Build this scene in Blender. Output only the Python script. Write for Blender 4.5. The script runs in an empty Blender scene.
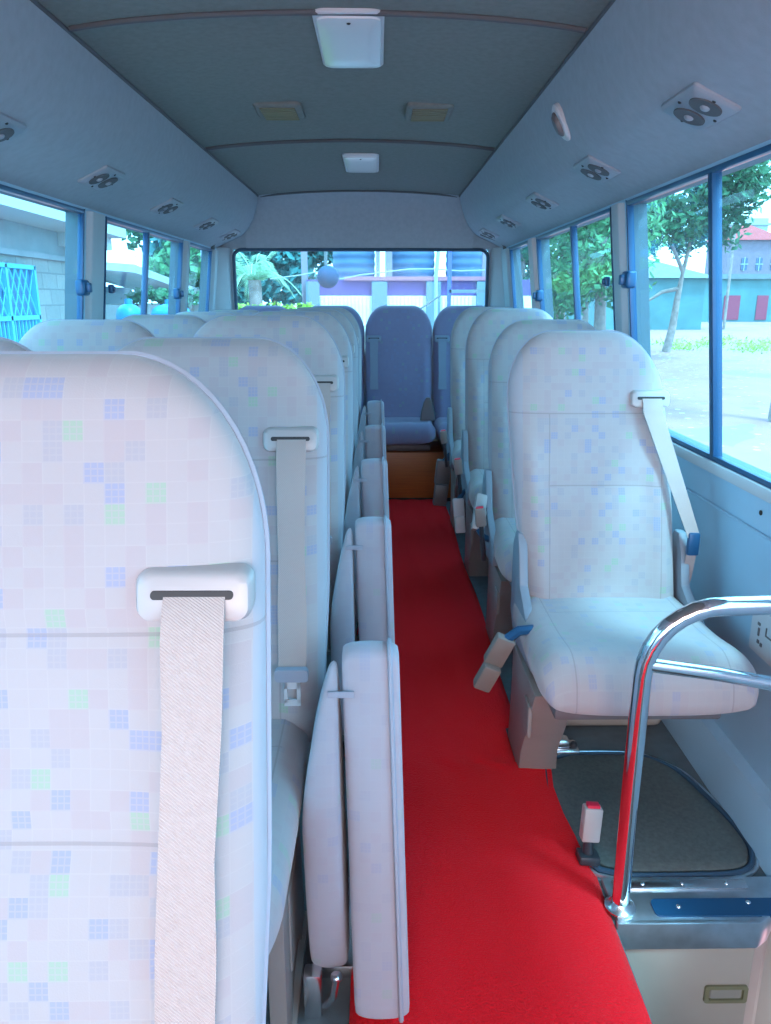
import bpy, bmesh, math, random
from mathutils import Vector, Matrix
random.seed(7)
PI = math.pi
scene = bpy.context.scene
COL = scene.collection
# ------------------------------------------------------------------ camera
F_PX = 770.0
CAM = Vector((0.11, 0.0, 1.15))
PITCH = math.atan((512 - 300) / F_PX)
YAW = math.atan((378 - 385.5) / F_PX)
cd = bpy.data.cameras.new('camera'); cam = bpy.data.objects.new('camera', cd); COL.objects.link(cam)
cam.location = CAM
cam.rotation_euler = (PI / 2 - PITCH, 0, YAW)
cd.sensor_fit = 'VERTICAL'; cd.sensor_height = 24.0; cd.lens = 24.0 * F_PX / 1024.0
cd.clip_start = 0.02; cd.clip_end = 500
scene.camera = cam
_M = cam.rotation_euler.to_matrix()
def at(px, py, **k):
    """point of the place seen at a pixel of the photograph, on a plane X=, Y= or Z="""
    d = _M @ Vector(((px - 385.5) / F_PX, -(py - 512) / F_PX, -1))
    (a, v), = k.items(); i = 'XYZ'.index(a)
    return CAM + d * ((v - CAM[i]) / d[i])

# ------------------------------------------------------------------ materials
MATS = {}
def newmat(name):
    m = bpy.data.materials.new(name); m.use_nodes = True
    nt = m.node_tree; b = nt.nodes['Principled BSDF']
    return m, nt, b
def N(nt, t, **k):
    n = nt.nodes.new(t)
    for a, v in k.items(): setattr(n, a, v)
    return n
def plain(name, col, rough=.6, metal=0.0, noise=0.0, scale=30, bump=0.0, bscale=200, spec=.5, sheen=0):
    if name in MATS: return MATS[name]
    m, nt, b = newmat(name); L = nt.links
    b.inputs['Roughness'].default_value = rough; b.inputs['Metallic'].default_value = metal
    b.inputs['Specular IOR Level'].default_value = spec
    if sheen: b.inputs['Sheen Weight'].default_value = sheen
    tc = N(nt, 'ShaderNodeTexCoord')
    if noise:
        n = N(nt, 'ShaderNodeTexNoise'); n.inputs['Scale'].default_value = scale; n.inputs['Detail'].default_value = 5
        L.new(tc.outputs['Object'], n.inputs['Vector'])
        r = N(nt, 'ShaderNodeValToRGB')
        r.color_ramp.elements[0].position = .3; r.color_ramp.elements[1].position = .7
        r.color_ramp.elements[0].color = [max(0, c * (1 - noise)) for c in col] + [1]
        r.color_ramp.elements[1].color = [min(1, c * (1 + noise)) for c in col] + [1]
        L.new(n.outputs['Fac'], r.inputs['Fac']); L.new(r.outputs['Color'], b.inputs['Base Color'])
    else:
        b.inputs['Base Color'].default_value = (*col, 1)
    if bump:
        n2 = N(nt, 'ShaderNodeTexNoise'); n2.inputs['Scale'].default_value = bscale; n2.inputs['Detail'].default_value = 3
        L.new(tc.outputs['Object'], n2.inputs['Vector'])
        bp = N(nt, 'ShaderNodeBump'); bp.inputs['Strength'].default_value = bump; bp.inputs['Distance'].default_value = .002
        L.new(n2.outputs['Fac'], bp.inputs['Height']); L.new(bp.outputs['Normal'], b.inputs['Normal'])
    MATS[name] = m; return m

def math_n(nt, op, a, b=None, c=None):
    n = N(nt, 'ShaderNodeMath', operation=op)
    for i, v in enumerate((a, b, c)):
        if v is None: continue
        if isinstance(v, (int, float)): n.inputs[i].default_value = v
        else: nt.links.new(v, n.inputs[i])
    return n.outputs[0]
def mixc(nt, fac, a, b):
    n = N(nt, 'ShaderNodeMix', data_type='RGBA')
    for key, v in ((0, fac), (6, a), (7, b)):
        if isinstance(v, (int, float)): n.inputs[key].default_value = v
        elif isinstance(v, tuple): n.inputs[key].default_value = (*v, 1)
        else: nt.links.new(v, n.inputs[key])
    return n.outputs[2]

def fabric(name, base, seams_h, seams_v, vr, plane='XZ', strength=1.0):
    """woven seat cloth with scattered little blue and green checked squares and stitched seams"""
    m, nt, b = newmat(name); L = nt.links
    tc = N(nt, 'ShaderNodeTexCoord'); sp = N(nt, 'ShaderNodeSeparateXYZ'); L.new(tc.outputs['Object'], sp.inputs[0])
    u = sp.outputs['X']; v = sp.outputs['Z' if plane == 'XZ' else 'Y']
    cell = .0165
    su = math_n(nt, 'DIVIDE', u, cell); sv = math_n(nt, 'DIVIDE', v, cell)
    fu = math_n(nt, 'FLOOR', su); fv = math_n(nt, 'FLOOR', sv)
    cb = N(nt, 'ShaderNodeCombineXYZ'); L.new(fu, cb.inputs[0]); L.new(fv, cb.inputs[1])
    wn = N(nt, 'ShaderNodeTexWhiteNoise', noise_dimensions='2D'); L.new(cb.outputs[0], wn.inputs['Vector'])
    r = wn.outputs['Value']
    # fine 3x3 check inside each square
    gu = math_n(nt, 'FRACT', math_n(nt, 'MULTIPLY', su, 3.0)); gv = math_n(nt, 'FRACT', math_n(nt, 'MULTIPLY', sv, 3.0))
    line = math_n(nt, 'MAXIMUM', math_n(nt, 'LESS_THAN', gu, .22), math_n(nt, 'LESS_THAN', gv, .22))
    keep = math_n(nt, 'SUBTRACT', 1.0, math_n(nt, 'MULTIPLY', line, .55))
    blue = math_n(nt, 'MULTIPLY', math_n(nt, 'GREATER_THAN', r, .945), keep)
    green = math_n(nt, 'MULTIPLY', math_n(nt, 'MULTIPLY', math_n(nt, 'GREATER_THAN', r, .905), math_n(nt, 'LESS_THAN', r, .94)), keep)
    pale = math_n(nt, 'MULTIPLY', math_n(nt, 'MULTIPLY', math_n(nt, 'GREATER_THAN', r, .80), math_n(nt, 'LESS_THAN', r, .9)), keep)
    rose = math_n(nt, 'LESS_THAN', r, .22)
    eu = math_n(nt, 'FRACT', su); ev = math_n(nt, 'FRACT', sv)
    edge = math_n(nt, 'MAXIMUM', math_n(nt, 'LESS_THAN', eu, .06), math_n(nt, 'LESS_THAN', ev, .06))
    ns = N(nt, 'ShaderNodeTexNoise'); ns.inputs['Scale'].default_value = 9; L.new(tc.outputs['Object'], ns.inputs['Vector'])
    c0 = mixc(nt, math_n(nt, 'MULTIPLY', ns.outputs['Fac'], .35), base, tuple(x * .84 for x in base))
    c1 = mixc(nt, math_n(nt, 'MULTIPLY', edge, .25 * strength), c0, tuple(min(1, x * 1.12) for x in base))
    c2 = mixc(nt, math_n(nt, 'MULTIPLY', rose, .35 * strength), c1, (base[0] * .95, base[1] * .84, base[2] * .87))
    c3 = mixc(nt, math_n(nt, 'MULTIPLY', pale, .35 * strength), c2, (base[0] * .68, base[1] * .78, base[2] * .95))
    c4 = mixc(nt, math_n(nt, 'MULTIPLY', blue, .42 * strength), c3, (.17, .25, .48))
    c5 = mixc(nt, math_n(nt, 'MULTIPLY', green, .42 * strength), c4, (.19, .44, .25))
    msk = math_n(nt, 'GREATER_THAN', math_n(nt, 'ABSOLUTE', u), .199 if plane == 'XZ' and strength == 1 else 9.0)
    c5 = mixc(nt, msk, c5, (.36, .37, .41))
    h = None
    for s in seams_h:                                   # (position, half width of the seam across)
        q = math_n(nt, 'LESS_THAN', math_n(nt, 'ABSOLUTE', math_n(nt, 'SUBTRACT', v, s[0])), .0016)
        q = math_n(nt, 'MULTIPLY', q, math_n(nt, 'LESS_THAN', math_n(nt, 'ABSOLUTE', u), s[1]))
        h = q if h is None else math_n(nt, 'MAXIMUM', h, q)
    for s in seams_v:
        q = math_n(nt, 'LESS_THAN', math_n(nt, 'ABSOLUTE', math_n(nt, 'SUBTRACT', math_n(nt, 'ABSOLUTE', u), s)), .0015)
        q = math_n(nt, 'MULTIPLY', q, math_n(nt, 'LESS_THAN', v, vr))
        h = q if h is None else math_n(nt, 'MAXIMUM', h, q)
    if h is not None:
        c5 = mixc(nt, math_n(nt, 'MULTIPLY', h, .5), c5, tuple(x * .62 for x in base))
    L.new(c5, b.inputs['Base Color'])
    b.inputs['Roughness'].default_value = .92; b.inputs['Specular IOR Level'].default_value = .2
    b.inputs['Sheen Weight'].default_value = .25
    n2 = N(nt, 'ShaderNodeTexNoise'); n2.inputs['Scale'].default_value = 700; L.new(tc.outputs['Object'], n2.inputs['Vector'])
    n3 = N(nt, 'ShaderNodeTexNoise'); n3.inputs['Scale'].default_value = 14; L.new(tc.outputs['Object'], n3.inputs['Vector'])
    hh = math_n(nt, 'ADD', math_n(nt, 'MULTIPLY', n2.outputs['Fac'], .12), math_n(nt, 'MULTIPLY', n3.outputs['Fac'], 2.0))
    if h is not None: hh = math_n(nt, 'SUBTRACT', hh, math_n(nt, 'MULTIPLY', h, 1.2))
    bp = N(nt, 'ShaderNodeBump'); bp.inputs['Strength'].default_value = .5; bp.inputs['Distance'].default_value = .002
    L.new(hh, bp.inputs['Height']); L.new(bp.outputs['Normal'], b.inputs['Normal'])
    MATS[name] = m; return m

CREAM = (.405, .37, .375)
M_back = fabric('seat cloth back', CREAM, [(.885, .30), (.715, .135)], [.135], .885)
M_cush = fabric('seat cloth cushion', CREAM, [(-.20, .16)], [.155], -.02, plane='XY', strength=.7)
M_side = fabric('seat cloth pad', (.39, .38, .43), [], [], 0, strength=.45)
M_rear = fabric('seat cloth rear bench', (.21, .21, .33), [], [], 0, strength=.5)
M_plast = plain('beige seat plastic', (.27, .245, .23), .45, noise=.05, scale=12, bump=.15)
M_hinge = plain('blue grey hinge cover', (.24, .28, .33), .5)
M_plate = plain('pale belt guide plastic', (.42, .38, .375), .35)
M_slot = plain('dark slot', (.02, .02, .022), .6)
M_pipe = plain('grey piping', (.32, .35, .42), .8)
M_blackp = plain('black plastic', (.03, .035, .045), .4)
M_red = plain('red button', (.75, .02, .06), .35)
M_steel = plain('bright steel', (.75, .76, .78), .25, 1.0)
M_chrome = plain('chrome tube', (.86, .87, .88), .08, 1.0)
M_frame = plain('grey painted steel', (.16, .16, .17), .5, .3)
M_vinyl = plain('pale blue wall vinyl', (.34, .54, .68), .5, noise=.04, scale=4, bump=.15, bscale=300)
M_ceil = plain('grey headlining', (.19, .21, .20), .95, noise=.08, scale=60, bump=.5, bscale=500)
M_cove = plain('duct cove cloth', (.33, .385, .43), .85, noise=.05, scale=40, bump=.3, bscale=500)
M_seam = plain('dark seam rubber', (.09, .10, .11), .7)
M_rubber = plain('window rubber', (.03, .07, .12), .5)
M_wframe = plain('window frame paint', (.015, .085, .19), .35, .2)
M_post = plain('pillar cover', (.42, .47, .50), .5, noise=.03, scale=6)
M_pink = plain('pinkish pillar cover', (.66, .56, .55), .5)
M_floor = plain('grey floor vinyl', (.10, .13, .145), .6, noise=.15, scale=25, bump=.3, bscale=400)
M_hatch = plain('speckled hatch vinyl', (.10, .12, .115), .6, noise=.18, scale=120, bump=.3, bscale=500)
M_riser = plain('cream riser vinyl', (.36, .33, .29), .5, noise=.04, scale=10)
M_alu = plain('aluminium nosing', (.55, .60, .65), .3, .9, noise=.12, scale=30)
M_lens = plain('frosted lamp lens', (.70, .74, .76), .25)
M_white = plain('white plastic', (.58, .61, .64), .4)
M_yell = plain('yellowed speaker grille', (.17, .17, .10), .6)

def webbing():
    m, nt, b = newmat('belt webbing'); L = nt.links
    tc = N(nt, 'ShaderNodeTexCoord')
    w = N(nt, 'ShaderNodeTexWave'); w.wave_type = 'BANDS'; w.bands_direction = 'DIAGONAL'; w.inputs['Scale'].default_value = 180
    w.inputs['Distortion'].default_value = 1.0
    L.new(tc.outputs['Object'], w.inputs['Vector'])
    c = mixc(nt, w.outputs['Fac'], (.46, .37, .34), (.40, .32, .30)); L.new(c, b.inputs['Base Color'])
    b.inputs['Roughness'].default_value = .6
    bp = N(nt, 'ShaderNodeBump'); bp.inputs['Strength'].default_value = .4; bp.inputs['Distance'].default_value = .001
    L.new(w.outputs['Fac'], bp.inputs['Height']); L.new(bp.outputs['Normal'], b.inputs['Normal'])
    return m
M_web = webbing()
def carpet_mat():
    m, nt, b = newmat('red carpet pile'); L = nt.links
    tc = N(nt, 'ShaderNodeTexCoord')
    n = N(nt, 'ShaderNodeTexNoise'); n.inputs['Scale'].default_value = 260; n.inputs['Detail'].default_value = 4
    n2 = N(nt, 'ShaderNodeTexNoise'); n2.inputs['Scale'].default_value = 5
    L.new(tc.outputs['Object'], n.inputs['Vector']); L.new(tc.outputs['Object'], n2.inputs['Vector'])
    c = mixc(nt, n.outputs['Fac'], (1.0, .012, .02), (.85, .004, .012))
    c = mixc(nt, math_n(nt, 'MULTIPLY', n2.outputs['Fac'], .4), c, (.9, .0, .02)); L.new(c, b.inputs['Base Color'])
    b.inputs['Roughness'].default_value = 1; b.inputs['Specular IOR Level'].default_value = .1
    b.inputs['Sheen Weight'].default_value = .4; b.inputs['Sheen Tint'].default_value = (1, .2, .2, 1)
    bp = N(nt, 'ShaderNodeBump'); bp.inputs['Strength'].default_value = .9; bp.inputs['Distance'].default_value = .006
    L.new(n.outputs['Fac'], bp.inputs['Height']); L.new(bp.outputs['Normal'], b.inputs['Normal'])
    return m
M_carpet = carpet_mat()
def wood_mat():
    m, nt, b = newmat('orange wood panel'); L = nt.links
    tc = N(nt, 'ShaderNodeTexCoord'); mp = N(nt, 'ShaderNodeMapping'); mp.inputs['Scale'].default_value = (2, 2, 40)
    L.new(tc.outputs['Object'], mp.inputs[0])
    n = N(nt, 'ShaderNodeTexNoise'); n.inputs['Scale'].default_value = 3; n.inputs['Detail'].default_value = 6; L.new(mp.outputs[0], n.inputs['Vector'])
    L.new(mixc(nt, n.outputs['Fac'], (.50, .15, .03), (.28, .07, .02)), b.inputs['Base Color']); b.inputs['Roughness'].default_value = .35
    return m
M_wood = wood_mat()
def glass_mat():
    m = bpy.data.materials.new('blue tinted window glass'); m.use_nodes = True; nt = m.node_tree; L = nt.links
    for n in list(nt.nodes): nt.nodes.remove(n)
    o = N(nt, 'ShaderNodeOutputMaterial'); t = N(nt, 'ShaderNodeBsdfTransparent'); t.inputs[0].default_value = (.53, .85, .98, 1)
    g = N(nt, 'ShaderNodeBsdfGlossy'); g.inputs['Roughness'].default_value = .02; g.inputs['Color'].default_value = (.8, .95, 1, 1)
    d = N(nt, 'ShaderNodeBsdfTranslucent'); d.inputs[0].default_value = (.6, .85, .9, 1)
    fr = N(nt, 'ShaderNodeFresnel'); fr.inputs['IOR'].default_value = 1.35
    m1 = N(nt, 'ShaderNodeMixShader'); m1.inputs[0].default_value = .012
    L.new(t.outputs[0], m1.inputs[1]); L.new(d.outputs[0], m1.inputs[2])
    m2 = N(nt, 'ShaderNodeMixShader'); gm = N(nt, 'ShaderNodeNewGeometry'); L.new(math_n(nt, 'MULTIPLY', math_n(nt, 'MULTIPLY', fr.outputs[0], .4), math_n(nt, 'SUBTRACT', 1.0, gm.outputs['Backfacing'])), m2.inputs[0]); L.new(m1.outputs[0], m2.inputs[1]); L.new(g.outputs[0], m2.inputs[2])
    L.new(m2.outputs[0], o.inputs['Surface'])
    return m
M_glass = glass_mat()

# ------------------------------------------------------------------ mesh helpers
class MB:
    def __init__(s): s.v = []; s.f = []
    def add(s, vs, fs):
        o = len(s.v); s.v += [tuple(v) for v in vs]; s.f += [tuple(i + o for i in f) for f in fs]; return s
    def box(s, x0, x1, y0, y1, z0, z1):
        return s.hexa([(x0, y0, z0), (x1, y0, z0), (x1, y1, z0), (x0, y1, z0), (x0, y0, z1), (x1, y0, z1), (x1, y1, z1), (x0, y1, z1)])
    def hexa(s, p): return s.add(p, [(0, 3, 2, 1), (4, 5, 6, 7), (0, 1, 5, 4), (1, 2, 6, 5), (2, 3, 7, 6), (3, 0, 4, 7)])
    def rbox(s, x0, x1, y0, y1, z0, z1, r=.01, n=4):
        """box rounded in plan seen along its thinnest use: a superellipse-edged block (rounded everywhere)"""
        bm = bmesh.new(); bmesh.ops.create_cube(bm, size=1)
        for v in bm.verts: v.co = Vector(((x0 + x1) / 2 + v.co.x * (x1 - x0), (y0 + y1) / 2 + v.co.y * (y1 - y0), (z0 + z1) / 2 + v.co.z * (z1 - z0)))
        bmesh.ops.bevel(bm, geom=list(bm.edges), offset=r, segments=n, affect='EDGES', profile=.5)
        s.add([v.co.copy() for v in bm.verts], [[v.index for v in f.verts] for f in bm.faces]) if False else None
        bm.verts.index_update(); s.add([v.co.copy() for v in bm.verts], [[v.index for v in f.verts] for f in bm.faces]); bm.free(); return s
    def loft(s, rings, cap=True, closed=True):
        n = len(rings[0]); vs = [p for r in rings for p in r]; fs = []
        for i in range(len(rings) - 1):
            for j in range(n if closed else n - 1):
                k = (j + 1) % n
                fs.append((i * n + j, i * n + k, (i + 1) * n + k, (i + 1) * n + j))
        if cap and closed:
            fs.append(tuple(range(n - 1, -1, -1))); fs.append(tuple(range((len(rings) - 1) * n, len(rings) * n)))
        return s.add(vs, fs)
    def tube(s, pts, r, n=10, closed=False):
        pts = [Vector(p) for p in pts]; rr = r if isinstance(r, (list, tuple)) else [r] * len(pts); rings = []
        up = None
        for i, p in enumerate(pts):
            t = ((pts[min(i + 1, len(pts) - 1)] - pts[max(i - 1, 0)])).normalized()
            if up is None:
                up = Vector((0, 0, 1)) if abs(t.z) < .9 else Vector((1, 0, 0))
            a = t.cross(up).normalized(); b = a.cross(t).normalized(); up = b
            rings.append([p + (a * math.cos(2 * PI * j / n) + b * math.sin(2 * PI * j / n)) * rr[i] for j in range(n)])
        return s.loft(rings)
    def prism(s, poly, axis, a0, a1):
        """extrude a polygon given in the two other axes along axis (0,1,2) from a0 to a1"""
        def mk(p, a):
            q = list(p); q.insert(axis, a); return q
        n = len(poly); vs = [mk(p, a0) for p in poly] + [mk(p, a1) for p in poly]
        fs = [tuple(range(n - 1, -1, -1)), tuple(range(n, 2 * n))] + [(i, (i + 1) % n, n + (i + 1) % n, n + i) for i in range(n)]
        return s.add(vs, fs)
    def ell(s, c, r, n=16, m=10):
        rings = []
        for i in range(1, m):
            a = -PI / 2 + PI * i / m
            rings.append([(c[0] + r[0] * math.cos(a) * math.cos(2 * PI * j / n), c[1] + r[1] * math.cos(a) * math.sin(2 * PI * j / n), c[2] + r[2] * math.sin(a)) for j in range(n)])
        return s.loft(rings)
    def build(s, name, mat, parent=None, smooth=True, bevel=0, angle=40, seg=2):
        me = bpy.data.meshes.new(name); me.from_pydata([tuple(v) for v in s.v], [], s.f); me.validate()
        bm = bmesh.new(); bm.from_mesh(me); bmesh.ops.recalc_face_normals(bm, faces=bm.faces)
        if bevel:
            bmesh.ops.remove_doubles(bm, verts=bm.verts, dist=1e-5)
            ed = [e for e in bm.edges if len(e.link_faces) == 2 and e.calc_face_angle(0) > .6]
            bmesh.ops.bevel(bm, geom=ed, offset=bevel, segments=seg, affect='EDGES', profile=.6, clamp_overlap=True)
        bm.to_mesh(me); bm.free()
        me.materials.append(mat)
        if smooth:
            for p in me.polygons: p.use_smooth = True
            me.set_sharp_from_angle(angle=math.radians(angle))
        o = bpy.data.objects.new(name, me); COL.objects.link(o)
        if parent: o.parent = parent
        return o
def rrect(w, h, r, n=6, cx=0, cy=0):
    out = []
    for (sx, sy, a0) in ((1, 1, 0), (-1, 1, PI / 2), (-1, -1, PI), (1, -1, 3 * PI / 2)):
        for i in range(n + 1):
            a = a0 + PI / 2 * i / n
            out.append((cx + sx * (w - r) + r * math.cos(a), cy + sy * (h - r) + r * math.sin(a)))
    return out
def sup(n, w, t, e):
    out = []
    for j in range(n):
        a = 2 * PI * j / n; c, q = math.cos(a), math.sin(a)
        out.append((w * math.copysign(abs(c) ** (2 / e), c), t * math.copysign(abs(q) ** (2 / e), q)))
    return out
def tag(o, label=None, cat=None, group=None, kind=None):
    if label: o['label'] = label
    if cat: o['category'] = cat
    if group: o['group'] = group
    if kind: o['kind'] = kind
    return o
def thing(name, label, cat, loc=(0, 0, 0), group=None, rz=0):
    o = bpy.data.objects.new(name, None); COL.objects.link(o); o.location = loc; o.rotation_euler = (0, 0, rz)
    o.empty_display_size = .1
    return tag(o, label, cat, group)
def dup(o, loc=None, label=None, parent=None):
    c = o.copy(); COL.objects.link(c)
    if parent: c.parent = parent
    if loc is not None: c.location = loc
    if label: c['label'] = label
    for ch in [x for x in SC_children(o)]: dup(ch, parent=c)
    return c
def SC_children(o): return [x for x in COL.objects if x.parent == o]
def struct(o): o['kind'] = 'structure'; return o

# ------------------------------------------------------------------ bus shell
YR = 5.02            # inside of the rear wall
YF = -1.30           # front end of the shell (windscreen plane)
ZS, ZT = .76, 1.44   # window sill and window head
def wx(z):           # half width of the inside wall at height z (the body leans in above the sill)
    return .95 - (z - ZS) * .1176 if z > ZS else .95 + (ZS - z) * .01
def slab(mb, sd, y0, y1, z0, z1, th=.05, inn=0.0):
    a, b = wx(z0) - inn, wx(z1) - inn
    P = [(sd * a, y0, z0), (sd * (a + th + inn), y0, z0), (sd * (a + th + inn), y1, z0), (sd * a, y1, z0),
         (sd * b, y0, z1), (sd * (b + th + inn), y0, z1), (sd * (b + th + inn), y1, z1), (sd * b, y1, z1)]
    if inn:
        P[1] = (sd * (wx(z0) + th), y0, z0); P[2] = (sd * (wx(z0) + th), y1, z0); P[5] = (sd * (wx(z1) + th), y0, z1); P[6] = (sd * (wx(z1) + th), y1, z1)
    mb.hexa(P)
WIN = {1: [(-1.0, .9), (1.16, 2.50), (2.66, 3.88), (4.08, 4.66)],
       -1: [(-1.0, .9), (1.2, 2.75), (2.96, 4.10), (4.24, 4.80)]}
for sd, nm in ((1, 'wall_right'), (-1, 'wall_left')):
    mb = MB()
    if sd == 1:      # beside the stepwell the wall carries on down
        slab(mb, sd, 1.2, YR + .05, -.10, ZS); slab(mb, sd, YF, 1.2, -.6, ZS)
    else: slab(mb, sd, YF, YR + .05, -.10, ZS)
    slab(mb, sd, YF, YR + .05, ZT, 1.90)
    ys = YF
    for a, b in WIN[sd] + [(YR + .05, None)]:
        slab(mb, sd, ys, a, ZS, ZT); ys = b
    struct(mb.build(nm, M_vinyl, smooth=False))
# floor with stepwell cut out at the door
mb = MB()
mb.box(-1.0, .56, YF, YR + .05, -.06, 0); mb.box(.56, 1.0, 1.25, YR + .05, -.06, 0); mb.box(.56, .825, 1.205, 1.25, -.06, 0)
mb.box(.56, 1.0, YF, 1.2, -.42, -.36)
struct(mb.build('floor', M_floor, smooth=False))
mb = MB(); mb.loft([[(x, y, -.42), (x, y, -.002), (x, y + .02, -.002), (x, y + .02, -.42)] for x, y in ((.56, 1.195), (.83, 1.195), (.858, 1.213), (.878, 1.236), (.96, 1.246))]); mb.box(.545, .56, YF, 1.2, -.42, -.005)
struct(mb.build('trim_1', M_riser, smooth=False))
# ceiling: cambered middle panel
def ceil_z(x): return 1.745 + .030 * (1 - (x / .60) ** 2)
mb = MB(); nx = 16; ys = [YF, 0, 1, 2, 3, 4, 4.9]
rings = []
for y in ys:
    r = [(-.6 + 1.2 * i / nx, y, ceil_z(-.6 + 1.2 * i / nx)) for i in range(nx + 1)]
    r += [(.6 - 1.2 * i / nx, y, 1.90) for i in range(nx + 1)]
    rings.append(r)
mb.loft(rings); mb.box(-.95, .95, YF, YR + .05, 1.90, 1.93)
struct(mb.build('ceiling', M_ceil, angle=30))
# duct coves along both sides
CV = [(.592, 1.752), (.598, 1.72), (.610, 1.675), (.630, 1.620), (.660, 1.570), (.702, 1.533), (.750, 1.511), (.80, 1.489), (.85, 1.463), (.885, 1.437)]
def cove_pt(t):      # t 0..1 along the profile
    f = t * (len(CV) - 1); i = min(int(f), len(CV) - 2); a, b = CV[i], CV[i + 1]; u = f - i
    return a[0] + (b[0] - a[0]) * u, a[1] + (b[1] - a[1]) * u
for sd, nm in ((1, 'trim_2'), (-1, 'trim_3')):
    mb = MB(); rings = []
    for y in [YF, 0, 1, 2, 3, 4, 4.6, 4.8, 4.92, 5.0, YR]:
        r = []
        for i in range(25):
            x, z = cove_pt(i / 24)
            k = max(0, (y - 4.8) / .22) ** 2
            r.append((sd * (x + .02 * k), y, z))
        r += [(sd * .93, y, 1.437), (sd * .93, y, 1.89), (sd * .592, y, 1.89)]
        rings.append(r)
    mb.loft(rings)
    struct(mb.build(nm, M_cove, angle=35))
# crease strips between middle panel and coves, and three cross seams
mb = MB()
for sd in (1, -1): mb.tube([(sd * .596, YF, 1.742), (sd * .596, 4.88, 1.742)], .006, 8)
struct(mb.build('trim_4', M_seam))
for k, yy in enumerate((1.96, 3.40, 4.88)):
    mb = MB(); mb.tube([(x / 20 * .585, yy + .02 * (x / 20) ** 6, ceil_z(x / 20 * .585) - .003) for x in range(-20, 21)], .0075, 8)
    if k == 1: mb.tube([(x / 20 * .585, yy - .012 + .02 * (x / 20) ** 6, ceil_z(x / 20 * .585) - .004) for x in range(-20, 21)], .004, 8)
    struct(mb.build('trim_%d' % (5 + k), M_seam))
# rear wall: domed header above the window, corner posts, panel below the window
RW = (-.785, .80, .80, 1.455)   # x0,x1,z0,z1 of the opening
mb = MB()
rings = []
for y, dz in ((4.88, .0), (4.93, -.03), (4.97, -.10), (5.0, -.20), (5.015, -.30), (5.02, -.338)):
    r = [(-.70 + 1.40 * i / nx, y, ceil_z(max(-.6, min(.6, -.70 + 1.40 * i / nx))) + dz * (1 - .02)) for i in range(nx + 1)]
    if dz < -.3: r = [(p[0], p[1], 1.455) for p in r]
    r += [(.70 - 1.40 * i / nx, y + .12, 1.90) for i in range(nx + 1)]
    rings.append(r)
mb.loft(rings)
mb.box(-.95, RW[0], YR, YR + .06, -.1, 1.9); mb.box(RW[1], .95, YR, YR + .06, -.1, 1.9)
mb.box(RW[0], RW[1], YR, YR + .06, -.1, RW[2]); mb.box(RW[0], RW[1], YR, YR + .06, RW[3], 1.9)
struct(mb.build('wall_rear', M_cove, angle=35))
mb = MB()   # padded corner posts beside the rear window
for sd in (1, -1):
    e = RW[1] if sd == 1 else -RW[0]
    mb.prism([(sd * (e + .012), YR + .001), (sd * (e + .03), YR - .035), (sd * .92, YR - .12), (sd * .96, YR - .12), (sd * .96, YR + .02)], 2, .1, 1.46)
struct(mb.build('trim_8', M_post, bevel=.01))
# front end: dash-height wall below a windscreen opening
mb = MB(); mb.box(-1, 1, YF - .05, YF, -.6, .62); mb.box(-1, 1, YF - .05, YF, 1.66, 1.93)
mb.box(-1, -.88, YF - .05, YF, .62, 1.66); mb.box(.88, 1, YF - .05, YF, .62, 1.66)
struct(mb.build('wall_front', M_vinyl, smooth=False))

# side windows: frame, divider, panes, latches
M_lining = plain('grey blue window lining', (.09, .14, .17), .6)
def win(n, sd, y0, y1, div, latches, front_stile=True):
    root = bpy.data.objects.new('window_%d' % n, None); COL.objects.link(root); root.location = (sd * .95, (y0 + y1) / 2, ZS); struct(root)
    ox, oy, oz = root.location
    def P(y, z, d): return (sd * (wx(z) + d) - ox, y - oy, z - oz)
    fm = MB(); w = .013
    def bar(ya, yb, za, zb, d0=.0, d1=.014, mb=None):
        (mb or fm).hexa([P(ya, za, d0), P(ya, za, d1), P(yb, za, d1), P(yb, za, d0), P(ya, zb, d0), P(ya, zb, d1), P(yb, zb, d1), P(yb, zb, d0)])
    bar(y0, y1, ZT - w, ZT, -.006); bar(y0, y1, ZS, ZS + .016, -.004); bar(y0, y0 + w, ZS, ZT, -.006); bar(y1 - w, y1, ZS, ZT, -.006)
    fm.build('frame', M_wframe, root, bevel=.003)
    ln = MB()
    for q in ((y0 + .001, y0 + .008, ZS + .008, ZT - .004), (y1 - .008, y1 - .001, ZS + .008, ZT - .004), (y0, y1, ZS + .001, ZS + .008), (y0, y1, ZT - .008, ZT - .001)): bar(*q, .0141, .056, ln)
    ln.build('seal', M_lining, root, smooth=False)
    if div:
        d = MB(); bar(div - .012, div + .012, ZS + .01, ZT - .01, -.006, .018, d); d.build('divider', M_wframe, root, bevel=.003)
    edges = [y0 + w] + ([div] if div else []) + [y1 - w]
    for i in range(len(edges) - 1):
        g = MB(); q = .003 if i % 2 == 0 else .011
        bar(edges[i], edges[i + 1], ZS + .012, ZT - .015, q, q + .004, g); g.build('glass_pane', M_glass, root, smooth=False)
    for li, (yl, zl) in enumerate(latches):
        l = MB(); l.rbox(-.016, .016, -.030, .030, -.026, .026, .009, 3); l.rbox(-.030 if sd == 1 else .008, -.008 if sd == 1 else .030, -.012, .012, -.016, .016, .005, 2)
        ob = l.build('latch', M_wframe, root); ob.location = P(yl, zl, -.016); ob.scale = (1, 1, 1) if li == 0 else (.5, .6, .6)
    return root
win(1, 1, *WIN[1][1], 1.885, [(2.46, 1.21)])
win(2, 1, *WIN[1][2], 3.20, [(3.84, 1.17), (2.70, 1.21)])
win(3, 1, *WIN[1][3], None, [])
win(4, -1, *WIN[-1][1], None, [(2.71, 1.19)])
win(5, -1, *WIN[-1][2], 3.50, [(3.99, 1.18), (3.0, 1.19)])
win(6, -1, *WIN[-1][3], None, [])
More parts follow.
